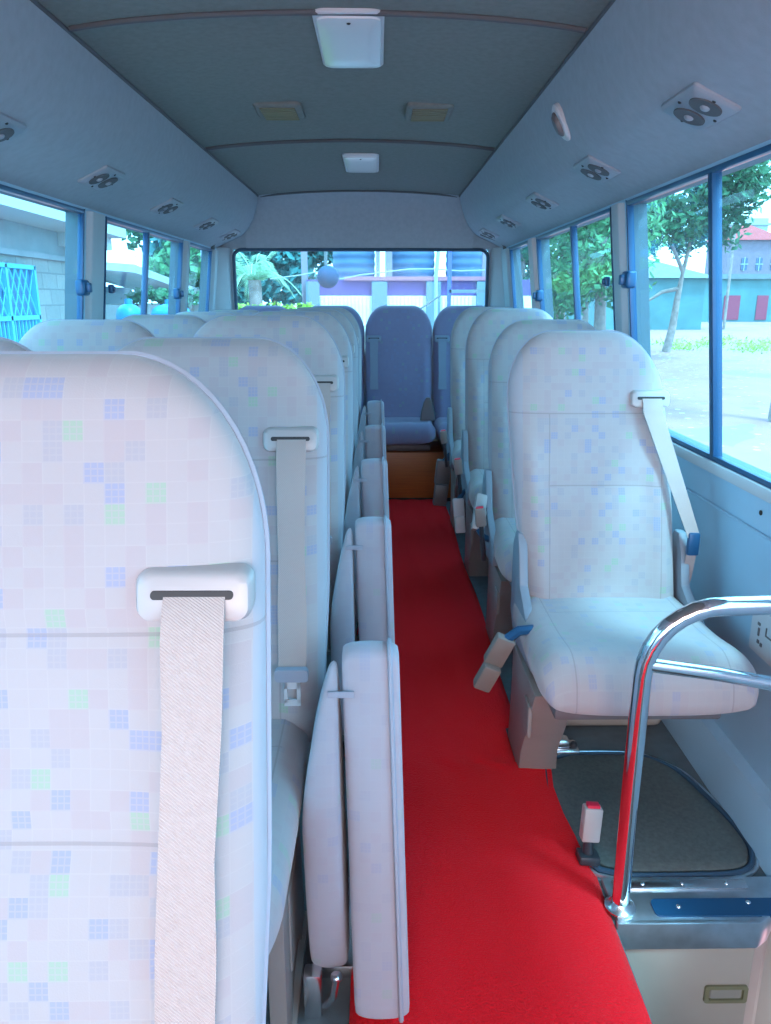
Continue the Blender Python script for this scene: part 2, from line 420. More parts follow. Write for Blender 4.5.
win(7, 1, *WIN[1][0], None, []); win(8, -1, *WIN[-1][0], None, [])
# rear window
root = bpy.data.objects.new('window_9', None); COL.objects.link(root); root.location = (0, YR, RW[2]); struct(root)
mb = MB(); pts = rrect((RW[1] - RW[0]) / 2 - .005, (RW[3] - RW[2]) / 2 - .005, .05, 6, (RW[0] + RW[1]) / 2, (RW[3] - RW[2]) / 2)
mb.tube([(p[0], .0, p[1]) for p in pts + pts[:2]], .011, 8); mb.build('seal', M_rubber, root)
mb = MB(); mb.box(RW[0], RW[1], .025, .030, 0, RW[3] - RW[2]); mb.build('glass_pane', M_glass, root, smooth=False)
# pillar covers, sill ledge
for k, (sd, y0, y1, m) in enumerate(((1, 2.515, 2.645, M_post), (1, 3.90, 4.06, M_pink), (-1, 2.765, 2.945, M_post), (-1, 4.115, 4.225, M_post), (1, 4.68, 4.92, M_post), (-1, 4.82, 4.95, M_post))):
    mb = MB(); y0 += .002; y1 -= .002; c = .028
    P = lambda y, z, d: (sd * (wx(z) - d), y, z)
    mb.hexa([P(y0, ZS, -.01), P(y0 + c, ZS, .018), P(y1 - c, ZS, .018), P(y1, ZS, -.01), P(y0, ZT, -.01), P(y0 + c, ZT, .018), P(y1 - c, ZT, .018), P(y1, ZT, -.01)])
    struct(mb.build('trim_%d' % (9 + k), m, bevel=.006))
mb = MB()
for sd in (1, -1):
    mb.hexa([(sd * .93, 1.15, ZS - .022), (sd * .96, 1.15, ZS - .022), (sd * .96, 4.9, ZS - .022), (sd * .93, 4.9, ZS - .022),
             (sd * .938, 1.15, ZS + .002), (sd * .96, 1.15, ZS + .002), (sd * .96, 4.9, ZS + .002), (sd * .938, 4.9, ZS + .002)])
struct(mb.build('trim_15', M_post, bevel=.003))
mb = MB()   # lower wall: moulding lines, heater duct at the wall foot
for sd in (1, -1):
    mb.tube([(sd * .948, 1.22, .655), (sd * .948, 4.9, .655)], .004, 6)
    mb.prism([(sd * .962, 0.0), (sd * .905, 0.0), (sd * .905, .07), (sd * .925, .11), (sd * .962, .13)], 1, 1.24, 4.9) if False else None
    rr = []
    for y in (1.24, 4.95): rr.append([(sd * .97, y, 0), (sd * .912, y, 0), (sd * .912, y, .08), (sd * .93, y, .12), (sd * .97, y, .13)])
    mb.loft(rr)
struct(mb.build('trim_16', M_vinyl))
mb = MB()
for sd in (1, -1):
    for y in (1.62, 2.4, 3.2):
        mb.ell((sd * .949, y, .70), (.003, .006, .006), 10, 6)
struct(mb.build('trim_17', M_slot))
# rear bent brackets at the head of the corner posts
for sd, lb in ((-1, 'dark curved duct bracket in the left rear ceiling corner'), (1, 'dark curved duct bracket in the right rear ceiling corner')):
    t = thing('corner_bracket', lb, 'bracket', (sd * .83, 4.80, 1.45))
    mb = MB(); mb.tube([(sd * .035, 0, 0), (sd * .02, 0, .02), (-sd * .01, 0, .038), (-sd * .06, 0, .055), (-sd * .11, .02, .075)], .007, 8); mb.build('arm', M_seam, t)
    mb = MB(); mb.rbox(sd * .035 - .012, sd * .035 + .012, -.02, .02, -.012, .012, .004, 2); mb.build('foot', M_seam, t)

# ------------------------------------------------------------------ ceiling fittings
M_vplate = plain('vent plate plastic', (.30, .34, .39), .5)
def vent_proto(sd):
    # lies on the cove around (x .735, z 1.503), tilted
    t = thing('air_vent', '', 'air vent', (0, 0, 0))
    mb = MB(); mb.loft([[(p[0], p[1], -.004) for p in rrect(.052, .092, .012)], [(p[0], p[1], .004) for p in rrect(.052, .092, .012)], [(p[0], p[1], .009) for p in rrect(.046, .086, .010)]])
    mb.build('plate', M_vplate, t)
    for s in (-1, 1):
        mb = MB()
        for r, z0, z1 in ((.033, .006, .012),):
            mb.loft([[(r * math.cos(a * PI / 12), s * .040 + r * math.sin(a * PI / 12), z) for a in range(24)] for z in (z0, z1)])
        nz = mb.build('nozzle', M_seam, t)
        mb = MB()
        mb.ell((0, s * .040, .012), (.010, .012, .005), 12, 8)
        mb.build('hub', M_vplate, nz)
    for x, y in ((0, .078), (0, -.078), (.04, 0), (-.04, 0)):
        mb = MB(); mb.ell((x, y, .009), (.004, .004, .003), 8, 6); mb.build('screw', M_slot, t)
    return t
vp = vent_proto(1)
lab = {1: ['air vent on the right cove with two round nozzles, nearest and largest', 'second nearest air vent on the right cove', 'third air vent along the right cove, above the pillar', 'fourth air vent along the right cove, above the second window', 'farthest air vent on the right cove, by the rear corner'],
       -1: ['air vent on the left cove cut by the left picture edge', 'air vent on the left cove above the broad pillar, whole and nearest', 'third air vent from the front along the left cove', 'fourth air vent from the front along the left cove', 'farthest air vent on the left cove, by the rear corner']}
first = True
for sd in (1, -1):
    for i in range(5):
        y = (1.66, 2.40, 3.16, 3.94, 4.62)[i] if sd == 1 else (1.86, 2.58, 3.34, 4.08, 4.72)[i]
        o = vp if first else dup(vp); first = False
        o.location = (sd * .742, y, 1.515)
        o.rotation_euler = (0, PI + sd * math.radians(24), 0)
        o['label'] = lab[sd][i]; o['group'] = 'air vents on the %s cove' % ('right' if sd == 1 else 'left')
def dome(y0, y1, xc, hw, lb):
    t = thing('ceiling_light', lb, 'ceiling light', (xc, (y0 + y1) / 2, ceil_z(xc)), 'ceiling lights')
    L = (y1 - y0) / 2
    mb = MB(); mb.loft([[(p[0], p[1], z) for p in rrect(hw + a, L + a, .03)] for a, z in ((.0, .03), (0, -.005), (-.004, -.009), (-.014, -.009))]); mb.build('frame', M_white, t)
    mb = MB(); mb.loft([[(p[0], p[1], z) for p in rrect(hw * s, L * s, .03 * s)] for s, z in ((.90, -.007), (.89, -.013), (.80, -.016), (.5, -.017))]); mb.build('lens', M_lens, t)
    mb = MB(); mb.ell((0, -L * .78, -.016), (.005, .005, .003), 8, 6); mb.build('screw', M_slot, t)
dome(1.945, 2.375, .045, .082, 'large rectangular ceiling light with frosted white cover, nearest one')
dome(3.70, 4.18, .035, .082, 'smaller looking far ceiling light between the second and third seams')
for x, lb in ((-.22, 'small yellowish ceiling speaker on the left of the aisle'), (.285, 'small yellowish ceiling speaker on the right of the aisle')):
    t = thing('ceiling_speaker', lb, 'speaker', (x, 2.88, ceil_z(x)), 'ceiling speakers')
    mb = MB(); mb.loft([[(p[0], p[1], z) for p in rrect(.078 + a, .11 + a, .02)] for a, z in ((0, .01), (0, -.006), (-.008, -.012), (-.014, -.012))]); mb.build('bezel', M_ceil, t)
    mb = MB()
    for i in range(7): mb.rbox(-.058, .058, -.085 + i * .026, -.085 + i * .026 + .015, -.016, -.010, .002, 2)
    mb.box(-.06, .06, -.09, .09, -.011, -.008); mb.build('grille', M_yell, t)
t = thing('coat_hook', 'pale oval coat hook with dark centre on the right cove', 'coat hook', (.628, 2.36, 1.63))
t.rotation_euler = (0, math.radians(-118), 0)
mb = MB(); mb.loft([[(.052 * math.cos(a * PI / 12) * s, .040 * math.sin(a * PI / 12) * s, z) for a in range(24)] for s, z in ((1, -.006), (1, .006), (.85, .012))]); mb.build('base', M_white, t)
mb = MB(); mb.loft([[(.034 * math.cos(a * PI / 12) * s, .018 * math.sin(a * PI / 12) * s, z) for a in range(24)] for s, z in ((1, .011), (1, .016), (.7, .024))]); mb.build('hook', M_frame, t)

# ------------------------------------------------------------------ seats
REC = math.tan(math.radians(14))
def yf(z): return (z - .92) * REC            # front face of the backrest (local, y grows to the rear)
SHEAR = [0.0]
def shx(z): return SHEAR[0] * max(0, z - .42) / .66
def back_mesh(W, top=1.085, z0=.40, T=.095, a=.125, b=.17, shape=True):
    mb = MB(); rings = []; zs = []
    z = z0
    while z < top - b: zs.append(z); z += .018
    k = 16
    for i in range(k + 1): zs.append(top - b + b * math.sin(PI / 2 * i / k))
    for z in zs:
        w = W
        if z > top - b: w = W - a * (1 - math.sqrt(max(0, 1 - ((z - (top - b)) / b) ** 2)))
        if z < z0 + .25: w = W - .012 * (1 - (z - z0) / .25) ** 1
        t = T / 2
        rt = .042
        sc = 1
        if z > top - rt: sc = math.sqrt(max(0.0, 1 - ((z - (top - rt)) / rt) ** 2))
        tt = max(.004, t * (.25 + .75 * sc)) if z > top - rt else t
        if z < z0 + .03: tt = t * (.75 + .25 * (z - z0) / .03)
        fade = min(1, (z - z0) / .08) * min(1, max(0, (top - .20 - z)) / .12)
        pts = []
        for (x, y) in sup(56, w, tt, 3.4):
            if shape and y < 0:
                u = abs(x) / w
                y -= .014 * fade * math.exp(-((u - .80) / .13) ** 2)
                y += .010 * fade * math.exp(-(u / .55) ** 4)
                y -= .012 * math.exp(-((z - .62) / .10) ** 2) * math.exp(-(u / .6) ** 4) * fade   # lumbar
            for s in (.885, .715):
                if shape and y < 0 and abs(z - s) < .010 and (s == .885 or abs(x) < .62 * w): y += .004
            pts.append((x + shx(z), yf(z) + T / 2 + y, z))
        rings.append(pts)
    mb.loft(rings); return mb
def piping_mesh(W, top, a=.125, b=.17, z0=.42, T=.095):
    """seam bead along the outline, on the front-side edge of the backrest"""
    mb = MB()
    pts = []
    zl = [z0 + i * .04 for i in range(int((top - b - z0) / .04) + 1)] + [top - b + b * math.sin(PI / 2 * i / 14) for i in range(15)]
    for s in (-1, 1):
        q = []
        for z in zl:
            w = W if z <= top - b else W - a * (1 - math.sqrt(max(0, 1 - ((z - (top - b)) / b) ** 2)))
            if z < z0 + .25: w -= .012 * (1 - (z - z0) / .25)
            q.append((s * (w + .0005) + shx(z), yf(z) + T * .5, min(z, top - .001)))
        pts.append(q)
    line = pts[0] + pts[1][::-1]
    mb.tube(line, .0035, 6); return mb
def cushion_mesh(W, y0=-.50, y1=-.06, zt=.455, th=.125, flare=.02):
    mb = MB(); rings = []; n = 22
    for i in range(n + 1):
        u = i / n; y = y0 + (y1 - y0) * (u ** 1.35)
        nose = min(1, (y - y0) / .085); sq = math.sqrt(max(0, 1 - (1 - nose) ** 2))
        w = (W + flare * (1 - u)) * (.84 + .16 * sq)
        t = th * (.22 + .78 * sq) / 2
        top = zt - .010 * (1 - sq) + .012 * math.exp(-((u - .25) / .2) ** 2)
        zc = top - th * .5 - (1 - sq) * .012
        pts = []
        for (x, z) in sup(48, w, t, 3.0):
            if z > 0:
                q = abs(x) / w
                z += .010 * math.exp(-((q - .82) / .12) ** 2) * sq - .004 * math.exp(-(q / .5) ** 4)
            pts.append((x, y, zc + z))
        rings.append(pts)
    mb.loft(rings); return mb
M_rgm = plain('bluish bench belt', (.20, .24, .32), .7)
def belt_parts(t, xb, gm=M_plate, wm=M_web, zs=.92, plate=.047, toz=.18, tongue=None, side=1, lean=0.0, end=None):
    """pale guide plate, dark slot and cream webbing that hangs down the front of the backrest"""
    y = yf(zs)
    mb = MB(); rings = []
    R = Matrix.Rotation(-math.atan(REC), 3, 'X')
    def L(p, d=0): v = R @ Vector((p[0], 0, p[1])); return (xb + v.x, y + v.y - d, zs + v.z)
    for s, d in ((1.0, -.012), (1.0, .004), (.92, .010), (.80, .012)):
        rings.append([L(p, d) for p in rrect(plate * (1 if s == 1 else s * 1.02), .0205 * s, .012 * s)])
    g = mb.build
    mb.loft(rings); pl = mb.build('belt_guide', gm, t)
    mb = MB(); mb.loft([[L((p[0], p[1] + .003), d) for p in rrect(.033, .0035, .003)] for d in (.010, .0135)]); mb.build('slot', M_slot, pl)
    hw = .0235
    # webbing strip
    path = [(0, zs + .004, .011), (0, zs - .006, .017), (.0, zs - .03, .022), (-.001, zs - .10, .020)]
    zz = zs - .2
    while zz > toz: path.append((lean * (zs - zz), zz, .020 + .008 * math.sin(zz * 9))); zz -= .08
    path.append((lean * (zs - toz), toz, .022))
    if end: path = path[:3] + [(end[0] * k / 6, zs - .03 + (end[1] - zs + .03) * k / 6, .022 + end[2] * k / 6) for k in range(1, 7)]
    rr = []
    for (dx, z, d) in path:
        yy = (yf(z) if z > .50 else yf(.50) + (z - .5) * .05) - d
        wv = hw + .0015 * math.sin(z * 23)
        if end: wv = hw * (1 - .35 * abs(dx / end[0])) if end[0] else hw
        c = xb + .002 + dx
        tw = .010 if end else 0
        rr.append([(c - wv, yy - .0012, z), (c + wv, yy - .0012 + tw * 0, z), (c + wv, yy + .0012, z), (c - wv, yy + .0012, z)])
    mb = MB(); mb.loft(rr); bl = mb.build('seat_belt', wm, t)
    if end:
        zc = end[1]; c = xb + .002 + end[0]; yy = yf(zc) - .02
        mb = MB(); mb.rbox(c - .014, c + .014, yy - .008, yy + .008, zc - .045, zc + .012, .005, 2); sl_ = mb.build('belt_slider', M_wframe, t)
        mb = MB(); mb.loft([[(c - .012 + d, yy + e, z), (c + .012 + d, yy + e, z), (c + .012 + d, yy + e + .003, z), (c - .012 + d, yy + e + .003, z)] for d, e, z in ((0, 0, zc - .03), (-.002, .01, zc - .1), (-.006, .03, zc - .2), (-.008, .05, zc - .29))]); mb.build('lower_strap', M_web, t)
    if tongue:
        zt = tongue; yy = yf(zt) - .030; c = xb + .002 + lean * (zs - zt)
        mb = MB(); mb.loft([[(c + p[0], yy + d, zt + p[1]) for p in rrect(.028, .011, .006)] for d in (-.006, .008)]); tg = mb.build('tongue', M_side if False else M_pipe, t)
        mb = MB()
        for s in (-1, 1): mb.box(c + s * .011 - .003, c + s * .011 + .003, yy - .001, yy + .002, zt - .052, zt - .010)
        mb.box(c - .014, c + .014, yy - .001, yy + .002, zt - .058, zt - .046); mb.box(c - .014, c + .014, yy - .001, yy + .002, zt - .026, zt - .010)
        mb.build('latch_plate', M_white, tg)
def leg_mesh(x, wide=False):
    mb = MB()
    if wide:      # broad moulded pedestal on the aisle side, tapering to the floor
        mb.loft([[(x + a, y0, z), (x + b, y0, z), (x + b, y1, z), (x + a, y1, z)] for a, b, y0, y1, z in ((-.030, .060, -.34, -.06, .31), (-.026, .065, -.27, -.04, .20), (-.022, .070, -.18, -.01, .07), (-.022, .075, -.165, .0, .0))])
        mb.box(x - .034, x - .024, -.30, -.24, .18, .26); return mb
    out = [(-.36, .30), (-.12, .30), (-.08, .0), (-.14, .0), (-.17, .05), (-.27, .05), (-.30, .0), (-.36, .0)]
    mb.prism(out, 0, x - .014, x + .014); mb.box(x - .022, x + .022, -.375, -.075, .0, .014)
    mb.box(x - .017, x + .017, -.30, -.16, .10, .25); return mb
def buckle_parts(t, x, y, z, lean=(0, 0), two=False):
    d = Vector((lean[0], lean[1], 1)).normalized()
    base = Vector((x, y, z)); top = base + d * .13
    mb = MB(); mb.tube([base, base + d * .07, top], .008, 8); st = mb.build('buckle_stalk', M_blackp, t)
    mb = MB(); mb.rbox(-.017, .017, -.012, .012, 0, .062, .004, 2)
    ob = mb.build('buckle', M_plast, t); ob.location = top - d * .01
    ob.rotation_euler = Vector((0, 0, 1)).rotation_difference(d).to_euler()
    mb = MB(); mb.rbox(-.012, .012, -.008, .008, .060, .0655, .002, 2); mb.build('release_button', M_red, ob)
def seat(name, label, W, belt, cover=None, kind='row', group=None, tongue=None, top=1.085, buckle=True, cw=None, cx=0.0, hinges=(-1, 1), legs=(-1, 1), flare=.02, cy0=-.50):
    t = thing(name, label, 'seat', (0, 0, 0), group)
    bm_ = M_rear if kind == 'rear' else M_back
    bk = back_mesh(W, top=top).build('backrest', bm_, t, angle=80)
    piping_mesh(W, top).build('piping', M_pipe, bk)
    cu = cushion_mesh(cw or W, y0=cy0, flare=flare).build('cushion', M_rear if kind == 'rear' else M_cush, t, angle=80); cu.location.x = cx
    mb = MB(); mb.rbox(cx - (cw or W) + .03, cx + (cw or W) - .03, -.42, -.08, .295, .335, .01, 2); mb.build('seat_pan', M_frame, t)
    if kind != 'rear':
        for s in legs: leg_mesh(s * ((cw or W) - .035) + cx, legs == (-1,)).build('leg', M_plast, t, bevel=.004)
        for s in hinges:      # hinge covers at both sides between cushion and backrest
            mb = MB(); mb.prism([(-.30, .40), (-.29, .34), (-.06, .32), (.0, .38), (.0, .56), (-.03, .60), (-.060, .60), (-.085, .56), (-.11, .48), (-.20, .43)], 0, s * (W - .006), s * (W + .016))
            mb.build('hinge_cover', M_hinge, t, bevel=.005)
    if belt: belt_parts(t, **belt)
    if tongue: pass
    if buckle and kind != 'rear': buckle_parts(t, cover * (W + .030) if cover else W, -.20, .33, (cover * .12 if cover else 0, -.05))
    return t
PITCHES = [.588, 1.306, 2.02, 2.74, 3.46, 4.18]
XA, XW = -.195, -.655
LA = ['pale patterned seat filling the lower left foreground with a wide cream belt down its front',
      'patterned seat directly behind the foreground seat, its cream belt ending in a silver latch plate',
      'third seat from the front in the left aisle column',
      'fourth seat from the front in the left aisle column',
      'fifth seat from the front in the left aisle column',
      'rearmost seat of the left aisle column, in front of the back bench']
LK = dict(cover=1, group='seats of the left aisle column', cw=.195, cx=-.012, flare=0, cy0=-.56, hinges=(-1,), buckle=False)
proto = seat('bus_seat', LA[0], .207, dict(xb=.156, toz=.36, lean=-.03), top=1.105, **LK)
proto.location = (XA, PITCHES[0], 0)
p2 = seat('bus_seat', LA[1], .215, dict(xb=.156, toz=.545, tongue=.54), **LK)
p2.location = (XA, PITCHES[1], 0)
for k in range(2, 6): dup(p2, (XA, PITCHES[k], 0), LA[k]).scale = (1, 1, 1.023)
LW = ['', 'window seat at the left edge behind the foreground seat, only its rounded shoulder showing',
      'light blue seat at the left window, broad top showing below the first pillar',
      'seat at the left windows behind the broad light blue window seat',
      'fifth row seat at the left windows, a sliver of its top showing',
      'sixth row seat at the left windows, a sliver by the rear window corner']
pw = seat('bus_seat', LW[1], .213, dict(xb=-.150, toz=.56), cover=-1, group='seats along the left windows', buckle=False)
pw.location = (XW, PITCHES[1], 0)
for k in range(2, 6): dup(pw, (XW, PITCHES[k], 0), LW[k]).scale = (1, 1, 1.012)
SHEAR[0] = -.05      # this backrest leans towards the aisle
r1 = seat('bus_seat', 'front single seat on the right by the chrome rail, belt on its window side', .192,
          dict(xb=.106, end=(.100, .60, .0)), cover=-1, group=None, buckle=False, legs=(-1,), top=1.076, cw=.208, cx=-.004)
SHEAR[0] = 0.0
r1.location = (.660, 1.86, 0)
LR = ['second seat from the front in the right hand row, directly behind the front seat', 'third seat from the front in the right hand row', 'rearmost single seat of the right hand row, in front of the back bench']
pr_ = seat('bus_seat', LR[0], .205, dict(xb=.140, end=(.080, .60, .0)), cover=-1, group='right hand seats behind the front one', legs=(-1,), flare=.03)
pr_.location = (.690, 2.58, 0)
for k in (1, 2): dup(pr_, (.690, (2.58, 3.29, 4.0)[k], 0), LR[k]).scale = (1, 1, 1.027)
LB = ['far left seat of the back bench below the palm side of the rear window', 'back bench seat left of the aisle', 'violet blue back bench seat facing down the red aisle', 'back bench seat on the right, beside the seat facing the aisle']
pb = seat('rear_bus_seat', LB[0], .206, flare=0, belt=dict(xb=-.155, toz=.62, gm=M_rgm, wm=M_rgm), kind='rear', group='back bench seats', top=1.115)
for k, x in enumerate((-.60, -.18, .24, .66)):
    o = pb if k == 0 else dup(pb, label=LB[k])
    o.location = (x, 4.86, 0)
t = thing('bench_plinth', 'orange wooden box under the back bench at the end of the red aisle', 'bench base', (0, 4.42, 0))
mb = MB(); mb.box(-.86, .90, 0, .40, 0, .293); mb.build('wood_panel', M_wood, t, bevel=.004)
mb = MB(); mb.box(-.87, .905, -.006, .0, .0, .02); mb.build('kick_strip', M_slot, t)
# belt stub and buckle between the bench seats
t = thing('seat_belt_buckle', 'dark blue fabric belt boot standing between two back bench seats', 'belt buckle', (.405, 4.56, .46))
mb = MB(); mb.loft([[(p[0] * s, p[1], z) for p in rrect(.045, .012, .01)] for s, z in ((1, 0), (.9, .05), (.6, .10), (.25, .135))]); mb.build('boot', M_frame, t)
# folded jump seats standing in the aisle
JL = ['largest folded aisle seat, two upright pale pads by the red carpet in the foreground', 'second folded aisle seat from the front', 'third folded aisle seat from the front', 'fourth folded aisle seat from the front', 'farthest folded aisle seat, beside the back bench']
def pad(out, x0, x1, lean=0.0, r=.022, taper=0.0):
    """upholstered slab: outline in YZ rounded at its corners, thickness along X"""
    c = [sum(p[0] for p in out) / len(out), sum(p[1] for p in out) / len(out)]
    # smooth outline by corner cutting
    P = [tuple(p) for p in out]
    for _ in range(3):
        Q = []
        for i in range(len(P)):
            a, b = P[i], P[(i + 1) % len(P)]
            Q += [(a[0] * .75 + b[0] * .25, a[1] * .75 + b[1] * .25), (a[0] * .25 + b[0] * .75, a[1] * .25 + b[1] * .75)]
        P = Q
    mb = MB(); rings = []
    h = (x1 - x0) / 2; xm = (x0 + x1) / 2; n = 12
    for i in range(n + 1):
        a = -PI / 2 + PI * i / n
        x = h * math.sin(a); ins = r * (1 - abs(math.cos(a)) ** .45)
        rg = []
        for p in P:
            d = Vector((p[0] - c[0], p[1] - c[1])); l = d.length or 1
            q = Vector(p) - d / l * ins
            tp = taper * max(0, (q[1] - .36) / .26) ** 1.6 * (h - x) / (2 * h)
            rg.append((xm + x + tp + lean * (q[1] - .3), q[0], q[1]))
        rings.append(rg)
    mb.loft(rings); return mb
def jump(label):
    t = thing('folding_seat', label, 'folding seat', (0, 0, 0), 'folded aisle seats')
    outB = [(-.335, .04), (-.34, .05), (-.31, .30), (-.28, .48), (-.25, .610), (-.24, .640), (-.19, .640), (-.06, .54), (.04, .44), (.06, .36), (.06, .12), (.03, .05), (-.05, .03)]
    o = pad(outB, .098, .186, -.03).build('cushion', M_side, t, angle=70)
    c = [(p[0], p[1]) for p in outB]
    P = c
    for _ in range(3):
        Q = []
        for i in range(len(P)):
            a, b = P[i], P[(i + 1) % len(P)]
            Q += [(a[0] * .75 + b[0] * .25, a[1] * .75 + b[1] * .25), (a[0] * .25 + b[0] * .75, a[1] * .25 + b[1] * .75)]
        P = Q
    mb = MB(); mb.tube([(.172 - .03 * (p[1] - .3), p[0] - (.002 if p[0] < 0 else -.002), p[1] + (.002 if p[1] > .3 else 0)) for p in P + P[:1]], .004, 6); mb.build('piping', M_pipe, o)
    outA = [(-.26, .06), (-.30, .12), (-.315, .35), (-.30, .47), (-.27, .55), (-.235, .625), (-.205, .60), (-.165, .48), (-.15, .36), (-.15, .20), (-.155, .12), (-.18, .05)]
    pad(outA, .028, .088, -.02, .026, .05).build('backrest', M_side, t, angle=70)
    mb = MB(); mb.loft([[(x, -.262 + dy, z) for dy, z in ((0, .572), (.0, .582), (.003, .582), (.003, .572))] for x, in ((.068,), (.08,), (.09,), (.108,))]); mb.build('strap', M_pipe, t)
    mb = MB(); mb.rbox(.03, .17, -.22, -.0, .0, .028, .006, 2); mb.rbox(.02, .05, -.30, -.27, .0, .09, .006, 2); mb.build('hinge_bracket', M_steel, t)
    mb = MB(); mb.tube([(.055, -.29, .02), (.07, -.30, .05), (.075, -.30, .085)], .006, 8); mb.ell((.075, -.30, .09), (.010, .010, .008)); mb.build('latch_pin', M_steel, t)
    return t
pj = jump(JL[0]); pj.location = (-.035, PITCHES[1], .0)
for k in range(1, 5): dup(pj, (-.035, PITCHES[k + 1] + (.10 if k == 4 else 0), 0), JL[k])

# ------------------------------------------------------------------ red carpet
mb = MB(); rows = []; nx_ = 26; y = -1.2
while y < 4.41:
    xr = .557 if y < 1.70 else (.462 if y < 1.90 else .500)
    xr += (.003 if y < 1.2 else .005) * math.sin(y * 5.1) * (0 if y < 1.2 else 1)
    xl = .06
    rows.append([(xl + (xr - xl) * i / nx_, y, .014 + .002 * math.sin(y * 7 + i) - (.011 if i in (0, nx_) else 0)) for i in range(nx_ + 1)] + [(xr, y, .0005), (xl, y, .0005)])
    y += .025
mb.loft(rows)
o = mb.build('aisle_carpet', M_carpet, angle=60); tag(o, 'bright red pile carpet running down the aisle to the back bench', 'carpet')

# ------------------------------------------------------------------ right front corner: hatch, nosing, rail
t = thing('floor_hatch', 'grey speckled floor hatch with rounded corners in front of the right front seat', 'floor hatch', (.72, 1.56, 0))
def hpoly(g):
    return [(-.19 - g, -.225 - g), (.12, -.225 - g), (.165 + g * .6, -.205 - g * .6), (.188 + g, -.15), (.182 + g, -.06), (.14 + g, .12), (.10 + g, .17), (.06, .195 + g), (-.19 - g, .195 + g)]
def cut(P, k=2):
    for _ in range(k):
        Q = []
        for i in range(len(P)):
            a, b = P[i], P[(i + 1) % len(P)]
            Q += [(a[0] * .8 + b[0] * .2, a[1] * .8 + b[1] * .2), (a[0] * .2 + b[0] * .8, a[1] * .2 + b[1] * .8)]
        P = Q
    return P
mb = MB(); mb.loft([[(p[0], p[1], z) for p in cut(hpoly(g))] for g, z in ((0, .0005), (0, .010), (-.004, .013))]); mb.build('panel', M_hatch, t)
mb = MB(); g = cut(hpoly(.010)); mb.tube([(p[0], p[1], .006) for p in g + g[:1]], .007, 8); mb.build('gasket', M_rubber, t)
g = cut(hpoly(.022)); mb = MB(); mb.tube([(p[0], p[1], .004) for p in g + g[:1]], .005, 8); mb.build('rim', M_alu, t)
t = thing('step_nosing', 'blue grey metal edging along the top of the entrance step', 'step edging', (.56, 1.2, 0))
mb = MB(); prof = [(.004, -.004), (.27, -.004), (.295, .012), (.315, .035), (.39, .045), (.39, .115), (.004, .115)]
mb.prism(prof, 2, .0008, .012); 
fr = [(.0, -.010), (.27, -.010), (.298, .008), (.318, .031), (.39, .041)]
mb.loft([[(x, y, -.045), (x, y, .014), (x, y + .010, .014), (x, y + .010, -.045)] for x, y in fr]); mb.build('strip', M_alu, t, bevel=.0015)
mb = MB(); mb.rbox(.02, .29, .078, .104, .010, .017, .003, 2); mb.build('cover_bar', M_steel, t)
mb = MB(); mb.loft([[(p[0] + .21, p[1] + .030, z) for p in rrect(.13, .022, .012)] for z in (.010, .016)]); mb.build('raised_plate', M_wframe, t)
for x, y in ((.08, .091), (.16, .091), (.25, .091), (.13, .03), (.27, .04)):
    mb = MB(); mb.ell((x, y, .017), (.005, .005, .003), 10, 6); mb.build('screw', M_steel, t)
M_yell2 = plain('dull step lens', (.26, .25, .22), .3)
t = thing('step_light', 'small rectangular courtesy light set in the cream step riser', 'step light', (.785, 1.195, -.155))
mb = MB()
P0 = rrect(.042, .020, .006); P1 = rrect(.034, .013, .004)
mb.loft([[(p[0], -.001, p[1]) for p in P0], [(p[0], -.006, p[1]) for p in P0], [(p[0], -.006, p[1]) for p in P1], [(p[0], .0, p[1]) for p in P1]]); mb.build('bezel', M_yell, t)
mb = MB(); mb.loft([[(p[0], -.0, p[1]) for p in rrect(.032, .012, .004)], [(p[0], -.004, p[1]) for p in rrect(.030, .010, .004)]]); mb.build('lens', M_yell2, t)
# chrome rail
def arc(c, r, a0, a1, n=8): return [(c[0] + r * math.cos(a0 + (a1 - a0) * i / n), c[1], c[2] + r * math.sin(a0 + (a1 - a0) * i / n)) for i in range(n + 1)]
t = thing('grab_rail', 'bent chrome grab rail standing on the step edge before the right front seat', 'grab rail', (.578, 1.235, .012))
pts = [(0, 0, 0), (-.003, -.005, .15), (-.006, -.012, .30), (-.008, -.018, .44), (-.008, -.021, .51)] + [(-.008 + .125 * (1 - math.cos(a * PI / 16)), -.021 - .01 * a / 8, .51 + .13 * math.sin(a * PI / 16)) for a in range(1, 9)] + [(.25, -.034, .645), (.372, -.034, .650)]
mb = MB(); mb.tube(pts, .0165, 16); mb.build('post', M_chrome, t)
mb = MB(); mb.tube([(-.006, -.024, .53), (.12, -.026, .512), (.25, -.03, .488), (.372, -.03, .462)], .0125, 14); mb.build('cross_bar', M_chrome, t)
mb = MB(); mb.loft([[(.030 * s * math.cos(a * PI / 12), .030 * s * math.sin(a * PI / 12), z) for a in range(24)] for s, z in ((1, 0.001), (1, .004), (.8, .007), (.6, .016))]); mb.build('flange', M_steel, t)
# free standing buckle beside the rail
t = thing('seat_belt_buckle', 'cream belt buckle with red button standing beside the foot of the chrome rail', 'belt buckle', (.545, 1.36, .014))
t.rotation_euler = (math.radians(-6), math.radians(4), 0)
mb = MB(); mb.rbox(-.020, .024, -.02, .02, .0, .020, .005, 2); mb.tube([(0, 0, .01), (0, 0, .06)], .011, 10); mb.build('stalk', M_blackp, t)
mb = MB(); mb.rbox(-.019, .019, -.014, .014, .050, .125, .004, 2); b_ = mb.build('body', M_plate, t)
mb = MB(); mb.rbox(-.013, .013, -.010, .010, .122, .131, .002, 2); mb.build('release_button', M_red, b_)
M_plast2 = plain('brownish belt sleeve', (.20, .17, .15), .5)
